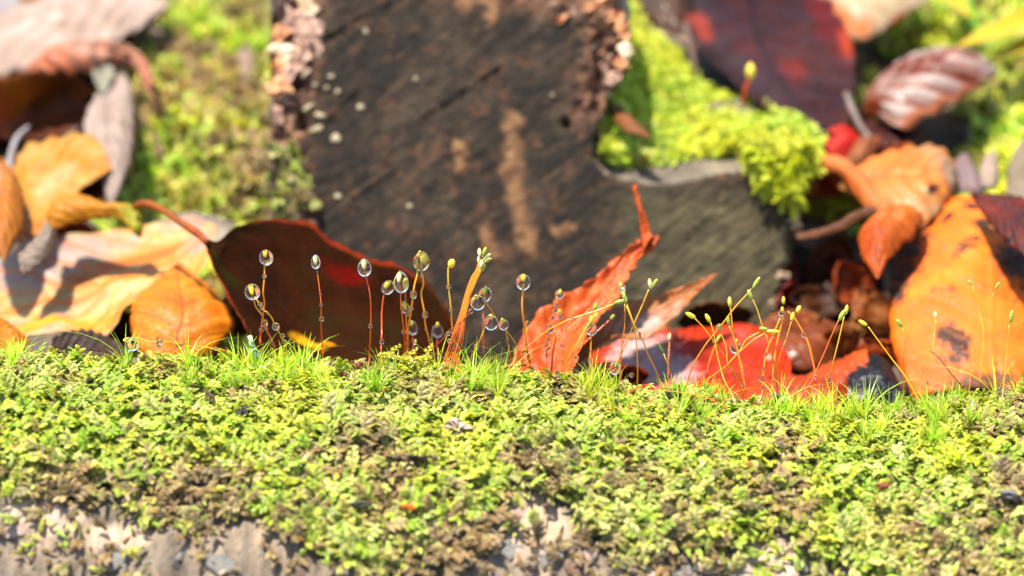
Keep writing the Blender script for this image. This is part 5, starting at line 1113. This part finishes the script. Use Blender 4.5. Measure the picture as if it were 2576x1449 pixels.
 ('stalk with the green bulb', 'stalk ending in a round wet green bulb among the crossing stalks', [(2980, 1640), (2970, 1570), (2938, 1493), (2912, 1459), (2904, 1386), (2880, 1328)], [(2877, 1312, 0, 34, 20, 'g')], [(2877, 1308, 12, 14, 0, 'small drop wrapped round the green bulb among the crossing stalks')], [], 'y', 5, -.1),
 ('dim stalk behind the bulb', 'dim orange stalk with a slim capsule behind the green bulb', [(2830, 1480), (2841, 1434), (2860, 1382), (2867, 1370)], [(2873, 1355, 30, 38, 14, 'g')], [], [], 'o', 4, 1.3),
 ('stalk of the first lying capsule', 'long stalk bending over to a green capsule that lies level', [(2735, 1640), (2793, 1551), (2871, 1488), (2909, 1459), (2957, 1406), (2986, 1357), (3037, 1329)], [(3054, 1316, -78, 34, 18, 'g')], [], [], 'y', 4.5, -.3),
 ('stalk of the second lying capsule', 'stalk bending over to a long yellow capsule lying level beside the green one', [(2890, 1530), (2909, 1459), (2957, 1410), (3010, 1362), (3060, 1333)], [(3092, 1326, 92, 54, 17, 'y')], [], [], 'y', 5, -.1),
 ('stalk under the lying capsules', 'stalk that meets both level capsules from below', [(3110, 1575), (3102, 1490), (3085, 1410), (3075, 1375), (3065, 1340)], [], [], [], 'o', 5, 0),
 ('stalk of the ring drop', 'orange stalk behind with a ring shaped drop before the scarlet leaf', [(2988, 1600), (2975, 1540), (2972, 1498), (2962, 1440), (2950, 1405)], [(2946, 1370, 0, 30, 22, 'y')], [(2944, 1389, 26, 28, 0, 'ring shaped drop before the scarlet leaf')], [(2972, 1498, 7), (2973, 1536, 10)], 'o', 7, 1.0),
 ('bead strewn stalk by the stub', 'orange stalk dotted with beads, under the bunched capsules by the stub', [(3030, 1620), (3049, 1570), (3052, 1507), (3064, 1415), (3093, 1338), (3122, 1271)], [(3129, 1242, 0, 34, 20, 'y'), (3134, 1204, 2, 40, 22, 'y')],
  [(3127, 1253, 15, 13, 0, 'bright drop under the bunched capsules by the stub')], [(3093, 1343, 6), (3064, 1418, 7), (3054, 1476, 7), (3047, 1515, 9, 12), (3054, 1551, 9)], 'y', 6, .6),
 ('thick companion stalk', 'thicker orange stalk beside the bead strewn one', [(3085, 1590), (3093, 1483), (3107, 1377), (3134, 1271)], [], [], [], 'o', 8, .7),
 ('stalk with paired upright capsules', 'slender orange stalk with two capsules one above the other', [(3035, 1660), (3064, 1575), (3102, 1502), (3112, 1449), (3131, 1391), (3146, 1353), (3165, 1287)], [(3170, 1267, 12, 38, 18, 'y'), (3194, 1237, 26, 32, 19, 'y')], [], [(3146, 1353, 4, 5), (3134, 1385, 4, 6)], 'o', 5, -.2),
 ('bowed bare stalk', 'bowed orange stalk without a capsule, bending away toward the golden leaf', [(3262, 1500), (3247, 1425), (3233, 1372), (3214, 1333), (3180, 1275), (3151, 1246)], [], [], [(3215, 1340, 9)], 'o', 7, .6),
 ('stalk of the lower twin capsule', 'long red orange stalk reaching down the moss, its green capsule lower of two', [(3130, 1700), (3204, 1589), (3247, 1522), (3271, 1469), (3296, 1415), (3320, 1357), (3355, 1280)], [(3368, 1261, 30, 50, 21, 'g')], [], [(3262, 1508, 7)], 'r', 5, -.3),
 ('stalk of the upper twin capsule', 'orange stalk with a yellow capsule just above the long red orange one', [(3296, 1600), (3317, 1522), (3325, 1483), (3339, 1425), (3358, 1348), (3377, 1265)], [(3386, 1239, 10, 40, 16, 'y')], [], [(3319, 1521, 8, 10)], 'y', 5.5, 0),
 ('lone leaning stalk', 'lone long stalk leaning over the black hollow, left of the golden leaf', [(3735, 1710), (3707, 1646), (3666, 1583), (3618, 1501), (3569, 1438), (3528, 1383), (3473, 1307)], [(3452, 1292, -58, 40, 17, 'y')], [], [], 'y', 6, -.2),
 ('gold leaf stalk, first', 'thin orange stalk with a dark green capsule at the edge of the golden leaf', [(3611, 1640), (3618, 1508), (3614, 1432), (3618, 1363), (3611, 1312)], [(3598, 1294, -32, 38, 18, 'g')], [], [], 'o', 4.5, -.1),
 ('gold leaf stalk, second', 'short blurred stalk with a whitish capsule before the golden leaf', [(3712, 1510), (3735, 1363), (3742, 1275)], [(3741, 1259, -5, 28, 13, 'p')], [], [], 'o', 5, 1.3),
 ('gold leaf stalk, third', 'palest thread thin stalk, capsule high before the golden leaf', [(3922, 1510), (3935, 1350), (3921, 1260), (3892, 1145)], [(3880, 1131, -35, 26, 12, 'g')], [], [], 'y', 3, 1.3),
 ('gold leaf stalk, fourth', 'thread thin stalk with a leaning capsule, highest before the golden leaf', [(3873, 1660), (3883, 1480), (3901, 1356), (3928, 1252), (3977, 1169)], [(3989, 1144, 28, 34, 13, 'g')], [], [], 'o', 3.5, .2),
 ('gold leaf stalk, last', 'outermost thin stalk with a straight dark green capsule at the frame edge', [(3995, 1700), (4018, 1514), (4025, 1425), (4037, 1300)], [(4046, 1267, 8, 52, 19, 'g')], [], [], 'o', 4, -.2),
 ('red hook', 'bright red hooked thread without a capsule before the golden leaf', [(3875, 1600), (3845, 1542), (3804, 1494), (3756, 1432), (3721, 1404)], [], [], [(3723, 1406, 3)], 'd', 5, -.1),
 ('creeping stalk with the largest left drop', 'stalk creeping level over the crest, large clear drop at its far end', [(952, 1440), (909, 1408), (865, 1396), (805, 1388), (765, 1388), (711, 1378), (671, 1366), (641, 1367), (596, 1366), (552, 1351), (515, 1352)], [(507, 1360, -110, 40, 22, 'y')],
  [(529, 1376, 30, 29, 0, 'large clear ball drop on the creeping stalk before the glowing orange leaf')], [(640, 1368, 12, 10), (719, 1381, 12, 9), (768, 1389, 6), (862, 1395, 8, 7), (899, 1408, 6)], 'y', 6, -.1),
 ('lying stalk low in the moss', 'thin orange stalk lying on the moss below the glowing orange leaf', [(953, 1485), (873, 1503), (778, 1530), (684, 1545), (553, 1570), (465, 1585)], [], [], [(780, 1528, 5), (682, 1544, 5), (625, 1563, 5), (551, 1572, 9, 7)], 'o', 4, -1.0),
 ('little branch of the creeping stalk', 'short fine thread with a small pale capsule under the creeping stalk', [(810, 1440), (780, 1402), (740, 1392), (700, 1405), (685, 1425)], [(677, 1447, 195, 36, 13, 'p')], [], [], 'o', 4, -.2),
 ('red looping thread', 'red thread looping back on itself over the moss', [(2477, 1594), (2533, 1561), (2588, 1539), (2621, 1553), (2624, 1583), (2599, 1611), (2544, 1628), (2472, 1636), (2355, 1636)], [], [], [], 'r', 4.5, -1.3, -.9),
 ('low arching thread', 'orange thread arching low over the moss toward the red brown bark piece', [(2990, 1710), (2943, 1661), (2888, 1622), (2821, 1589), (2721, 1569), (2640, 1562)], [], [], [(2640, 1609, 10, 6)], 'o', 4.5, -.8),
]
for q in SPEC:
    kw = dict(zip(('col', 'w', 'dd', 'sink'), q[6:10]))
    sporo(q[0], q[1], q[2], q[3], q[4], q[5], **kw)
# the bundle
bt = [(1918, 1010, -4, 36, 16), (1938, 1006, 20, 36, 16), (1948, 1028, 45, 40, 15), (1952, 1042, 60, 34, 14), (1925, 1056, 15, 36, 16), (1932, 1072, 25, 34, 16), (1915, 1040, 0, 30, 14)]
bw = ('first and leftmost', 'upper middle', 'slanting upper', 'outermost leaning', 'inner middle', 'lowest inner', 'thinnest')
for i, (x, y, an, ln, wd) in enumerate(bt):
    a = math.radians(an); fx_, fy_ = x - math.sin(a)*ln*.5, y + math.cos(a)*ln*.5
    bx = 1752 + i*15
    pts = [(bx, 1500 - i*4), (1784+i*9, 1420), (1814+i*6.5, 1330+i*3), (1840+i*4, 1255), (1862+i*4, 1175), (1885+i*3.5, 1110+i*2), (1905+i*3, 1078+i), (fx_, fy_)]
    bd = {0: [(1793, 1334, 8), (1759, 1423, 8)], 2: [(1799, 1364, 9)], 4: [(1759, 1475, 8)]}.get(i, [])
    sporo('%s stalk of the tight bundle' % bw[i], '%s stalk and green capsule of the tight orange bundle before the stump' % bw[i], pts, [(x, y, an, ln, wd, 'g' if i % 2 else 'p')], [], bd, 'o', 4.2, -.12 + .07*(i % 4), -.3)
for lab, x, y, rx, ry, dd in (('tiny bright drop lying deep in the moss hollow under the red looping thread', 2640, 1609, 9, 6, -1.0), ('small drop resting at the crest below the bead chain', 2233, 1500, 6, 6, -.5),
                              ('faint drop near the foot of the scarlet leaf', 2527, 1500, 10, 10, 1.6), ('small drop in the moss under the bundle', 1720, 1420, 12, 14, .4)):
    drop(lab, x, y, rx, ry, dd)
# a blurred sporophyte far behind, above the stub
e = empty('moss_sporophyte', P(1865, 275, 9.5), 'blurred sporophyte on the stub moss, far behind, before the purple leaf', 'moss stalk')
mesh_obj('seta', *tube_geo([P(1865, 285, 9.5), P(1872, 240, 9.3), P(1886, 195, 9.2)], .03)[:2], [SM['o']], parent=e)
v, f, uv = lathe_geo([(.01, -.15), (.07, -.08), (.09, 0), (.07, .1), (.01, .18)], P(1888, 182, 9.2), UP, 10); mesh_obj('capsule', v, f, CM['y'], parent=e, uv=uv)

# ================================================================== things lying on the moss
def on(X, Y, up=.12):
    return log_dd(X, Y) - up - .10
def flake(name, label, cat, outl, mat, h=.05, up=.16, crumple=.04, seed=1):
    """a small thick crumpled scrap from an outline seen on the moss"""
    o_ = np.array(outl, float); c = o_.mean(0)
    k = len(o_)*3; q = spline(np.vstack([o_, o_[:1]]), k+1)[:-1]
    rr = np.random.default_rng(seed); rings = []
    dd = on(*c, up)
    for s, z in ((1.0, 0), (1.0, h*.5), (.82, h), (.5, h*1.3), (.2, h*1.1)):
        rings.append(np.array([P(*(c + (p-c)*s), dd - z + crumple*vnoise(p[0]*.12, p[1]*.12, s*3, seed)) for p in q]))
    V = np.vstack(rings); F = grid_faces(5, k, True) + [tuple(4*k+j for j in range(k)), tuple(range(k))[::-1]]
    return tag(mesh_obj(name, V, F, mat, smooth=False), label, cat)
flake('leaf_scrap', 'papery pale pink leaf scrap lying on the near moss', 'leaf scrap', [(1112, 1092), (1118, 1068), (1140, 1050), (1165, 1062), (1190, 1078), (1182, 1100), (1150, 1108)], simple_mat('papery', (.50, .36, .30), (.66, .54, .46), 5), .04, .22, .12, 2)
flake('seed_husk', 'dark brown split husk lying flat in the near moss', 'husk', [(985, 1152), (1010, 1143), (1050, 1146), (1090, 1146), (1105, 1152), (1070, 1162), (1020, 1162)], simple_mat('husk', (.05, .03, .02), (.20, .13, .09), 6), .07, .16, .08, 3)
flake('leaf_scrap', 'small bright orange leaf scrap on the bare pale bark', 'leaf scrap', [(1005, 1270), (1030, 1268), (1048, 1272), (1044, 1284), (1028, 1283), (1015, 1282)], simple_mat('orange_scrap', (.66, .20, .01), (.76, .30, .02), 5, .4), .05, .22, .05, 4)
flake('bark_piece', 'red brown bark piece sunk in moss under the nodding capsules', 'bark piece', [(1735, 1010), (1760, 1000), (1800, 1000), (1830, 1008), (1842, 1022), (1810, 1022), (1770, 1014)], simple_mat('bark_piece', (.20, .06, .03), (.46, .17, .07), 6), .06, .12, .05, 5)
flake('leaf_scrap', 'orange red leaf scrap standing in the moss toward the frame edge', 'leaf scrap', [(2440, 1044), (2462, 1044), (2475, 1058), (2480, 1078), (2465, 1070), (2450, 1058)], simple_mat('red_scrap', (.50, .09, .02), (.66, .20, .05), 6, .35), .04, .2, .06, 6)
flake('moss_clod_or_shade', 'blackish clod in a hollow of the moss near the spear tipped stalk', 'clod', [(1672, 985), (1690, 978), (1712, 982), (1718, 996), (1700, 1002), (1680, 1000)], simple_mat('clod', (.02, .015, .012), (.09, .06, .04), 9), .08, .1, .06, 7)
flake('seed_button', 'round cream seed on the crest beside a dark lump', 'seed', [(1966, 1000), (1978, 996), (1988, 1004), (1985, 1014), (1974, 1016), (1965, 1010)], simple_mat('button', (.56, .46, .36), (.66, .58, .48), 9), .06, .22, .0, 8)
flake('moss_clod_or_shade', 'grey dark lump touching the round cream seed', 'clod', [(1938, 992), (1955, 988), (1966, 996), (1964, 1008), (1948, 1010)], simple_mat('lump_grey', (.06, .05, .045), (.24, .20, .17), 9), .08, .16, .04, 9)
flake('moss_clod_or_shade', 'brown wet lump in the moss below the golden leaf', 'clod', [(2080, 1046), (2100, 1040), (2125, 1046), (2120, 1060), (2095, 1062)], simple_mat('lump_brown', (.07, .03, .015), (.30, .15, .06), 9), .08, .16, .04, 10)
flake('pebble', 'dark grey pebble set in the moss toward the frame edge', 'pebble', [(2515, 1238), (2535, 1232), (2556, 1238), (2562, 1252), (2540, 1260), (2520, 1254)], simple_mat('pebble', (.08, .08, .09), (.30, .29, .31), 5), .14, .2, .02, 11)
flake('leaf_scrap', 'purple grey scrap on the moss below the broad pale leaf', 'leaf scrap', [(130, 938), (140, 928), (153, 926), (155, 940), (142, 948), (133, 950)], simple_mat('purple_scrap', (.22, .19, .24), (.36, .32, .38), 7), .04, .24, .05, 12)
flake('moss_clod_or_shade', 'black clod in a hollow below the glowing orange leaf', 'clod', [(585, 1052), (600, 1030), (622, 1020), (628, 1040), (618, 1062), (598, 1066)], bpy.data.materials['clod'], .06, .12, .05, 13)
flake('moss_clod_or_shade', 'black scrap painting the shade right under the yellow moss frond', 'clod', [(972, 903), (995, 893), (1025, 900), (1045, 915), (1010, 925), (980, 920)], bpy.data.materials['clod'], .05, .02, .04, 14)  # black piece stands for the shade in the hollow below the frond
flake('moss_clod_or_shade', 'small black clod below the red sprout', 'clod', [(908, 940), (920, 930), (935, 945), (940, 975), (925, 985), (912, 965)], bpy.data.materials['clod'], .05, .14, .05, 15)
flake('bark_piece', 'dark splinter lying in the near moss below the seed', 'bark piece', [(1120, 1163), (1150, 1155), (1172, 1148), (1176, 1156), (1150, 1168)], bpy.data.materials['husk'], .05, .18, .03, 16)
flake('seed_husk', 'dark oval husk on the shaded moss near the bare patch', 'husk', [(878, 1266), (905, 1258), (935, 1264), (930, 1276), (895, 1278)], simple_mat('husk_green', (.06, .06, .02), (.14, .13, .04), 6), .06, .2, .02, 17)
flake('leaf_scrap', 'rust red scrap low on the moss toward the corner', 'leaf scrap', [(2545-345, 1350-132), (2230, 1212), (2238, 1224), (2215, 1232)], simple_mat('rust_scrap', (.36, .10, .03), (.5, .2, .08), 6, .4), .04, .22, .03, 18)
ms = simple_mat('mint_lichen', (.40, .52, .36), (.56, .66, .48), 10, .7)
for lab, o_, s in (('pale mint lichen scrap standing upright on the crest', [(622, 846), (634, 842), (636, 860), (650, 885), (660, 905), (640, 905), (630, 880)], 21), ('low mint lichen crust beside the upright lichen scrap', [(615, 925), (640, 918), (680, 922), (685, 935), (650, 945), (620, 940)], 22)):
    flake('lichen', lab, 'lichen', o_, ms, .05, .2 if s == 22 else .1, .05, s)
RT = simple_mat('rootlet', (.14, .08, .06), (.36, .25, .20), 12, .6)
for nm, lab, pts, w, mt in (('rootlet', 'brown grey rootlet arching over the moss before the golden leaf', [(2163, 1078, -.05), (2168, 1062, .15), (2185, 1052, .28), (2210, 1052, .32), (2235, 1062, .25), (2258, 1078, .1)], .028, RT),
                            ('rootlet', 'rusty rootlet curving over the crest beside the first tall stalks of the fan', [(1253, 940, .0), (1262, 928, .18), (1280, 922, .22), (1305, 918, .22), (1322, 917, .2)], .03, simple_mat('rootlet_rust', (.30, .10, .04), (.46, .20, .09), 12, .6)),
                            ('rootlet', 'stubby rust red root stub poking from the moss', [(1452, 992, -.05), (1447, 975, .15), (1438, 960, .22), (1436, 952, .25)], .05, simple_mat('root_stub', (.36, .08, .03), (.55, .20, .08), 12, .5))):
    p = [P(x, y, (log_dd(x, y) if y > np.interp(x, crest_pts[:, 0], crest_pts[:, 1])+3 else 0) - .12 - h) for x, y, h in pts]
    v, f, uv = tube_geo(p, [w*.8, w, w, w*.7], 8)
    tag(mesh_obj(nm, v, f, mt), lab, 'root')
# red sprout
sp = empty('red_sprout', P(920, 985, on(920, 985)), 'small dark red sprout with one cupped leaf on the crest', 'sprout')
mesh_obj('stem', *tube_geo([P(918, 995, on(918, 990, 0)), P(922, 965, -.3), P(925, 935, -.3), P(930, 905, -.1)], [.025, .03, .02])[:2], [SM['d']], parent=sp)
leaf('leaf', None, [(922, 940, -.45), (905, 936, -.5), (888, 925, -.5)], [(922, 940, -.45), (918, 922, -.4), (900, 912, -.4), (888, 925, -.5)], leaf_mat('sprout_leaf', [(.24, .05, .02), (.40, .09, .03)], seed=60., coat=.4), rel=False, fold=-.06, corr=0, n=14, m=9, parent=sp)
# the yellow fronds in focus on the crest
for lab, pts, c in (('yellow brown moss frond sprawled over a dark hollow on the crest', [(950, 892, .25), (985, 896, .3), (1015, 905, .3), (1045, 905, .3), (1075, 900, .3)], (.42, .38, .03)),
                    ('yellow green moss frond curving down beside the yellow brown one', [(1020, 915, .2), (1045, 925, .3), (1075, 935, .3), (1105, 950, .3)], (.46, .48, .03)),
                    ('forked moss frond below the capsule bundle', [(1230, 950, .2), (1260, 948, .3), (1295, 945, .3), (1325, 955, .3)], (.42, .42, .03)),
                    ('broad feathery moss frond over the hollow beside the rootlet', [(1355, 1000, .2), (1340, 1012, .3), (1300, 1015, .3)], (.46, .50, .05))):
    V, F, U = [], [], []
    p = [P(x, y, (log_dd(x, y) if y > np.interp(x, crest_pts[:, 0], crest_pts[:, 1])+3 else 0.) - .1 - h) for x, y, h in pts]
    q = spline(p, 12)
    for i in range(11):
        d = q[i+1]-q[i]; L_ = np.linalg.norm(d)
        shoot(V, F, U, q[i], d, UP*.8-AX*.6, L_*1.6, .10, 7, kr, .2)
        if i % 2 == 0:
            s = 1 if i % 4 == 0 else -1
            shoot(V, F, U, q[i], d/L_ + s*np.cross(d/L_, -AX)*1.1, UP*.3-AX*.8, .28, .075, 12, kr, .5)
    mm, nt, _, _ = newmat('frond'); finish(nt, tuple(1.35*q for q in c), .35, None, trans=.4, spec=.5)
    tag(mesh_obj('moss_frond', np.array(V), F, mm, uv=np.array(U), smooth=False), lab, 'moss frond')

# ================================================================== crumbs of leaf and bark strewn over the floor and the log
def crumbs(name, label, P0, Nn, size, mats, seed):
    rr = np.random.default_rng(seed); V, F, M = [], [], []
    for p, n in zip(P0, Nn):
        k = 5; a = rr.normal(0, 1, 3); a -= n*(a @ n)*.8; a /= np.linalg.norm(a); b = np.cross(n + rr.normal(0, .25, 3), a); b /= np.linalg.norm(b)
        L_, W_ = rr.uniform(*size), 0; W_ = L_*rr.uniform(.15, .6); o = len(V); up = n*L_*.15
        for j in range(k):
            t = j*2*math.pi/k + rr.uniform(-.3, .3); V.append(p + a*L_*math.cos(t) + b*W_*math.sin(t) + up*rr.uniform(-1, 1))
        V.append(p + up*1.4); V.append(p - up)
        for j in range(k):
            F.append((o+j, o+(j+1) % k, o+k)); F.append((o+(j+1) % k, o+j, o+k+1))
        M += [int(rr.integers(0, len(mats)))]*(2*k)
    ob = mesh_obj(name, np.array(V), F, mats, smooth=False)
    ob.data.polygons.foreach_set('material_index', np.array(M, np.int32))
    return tag(ob, label, 'litter', None, 'stuff')
CR = [simple_mat('crumb_%d' % i, a, b, 5, .7, .5, seed=80.+i) for i, (a, b) in enumerate((((.10, .05, .03), (.26, .14, .08)), ((.30, .10, .03), (.56, .24, .08)), ((.42, .30, .20), (.66, .52, .38)), ((.05, .035, .025), (.14, .10, .07))))]
rr = np.random.default_rng(77)
x, y = rr.uniform(-16, 16, 6500), rr.uniform(2.5, 28, 6500)
q = np.stack([x, y, ground_z(x, y) + rr.uniform(.0, .14, 6500)], 1)
bm = (fbm(x*.5, y*.5, 0, 150) > -.1)
crumbs('leaf_crumbs', 'brown and rust crumbs of leaves littering the forest floor', q[bm], np.tile((0, 0, 1.), (bm.sum(), 1)), (.06, .32), CR, 1)
x, ph = rr.uniform(-10, 10, 900), np.radians(rr.uniform(-5, 85, 900))
crumbs('bark_crumbs', 'small brown and tan crumbs caught in the log moss', log_point(x, ph, rr.uniform(.10, .24, 900)), log_normal(x, ph), (.02, .08), CR, 2)
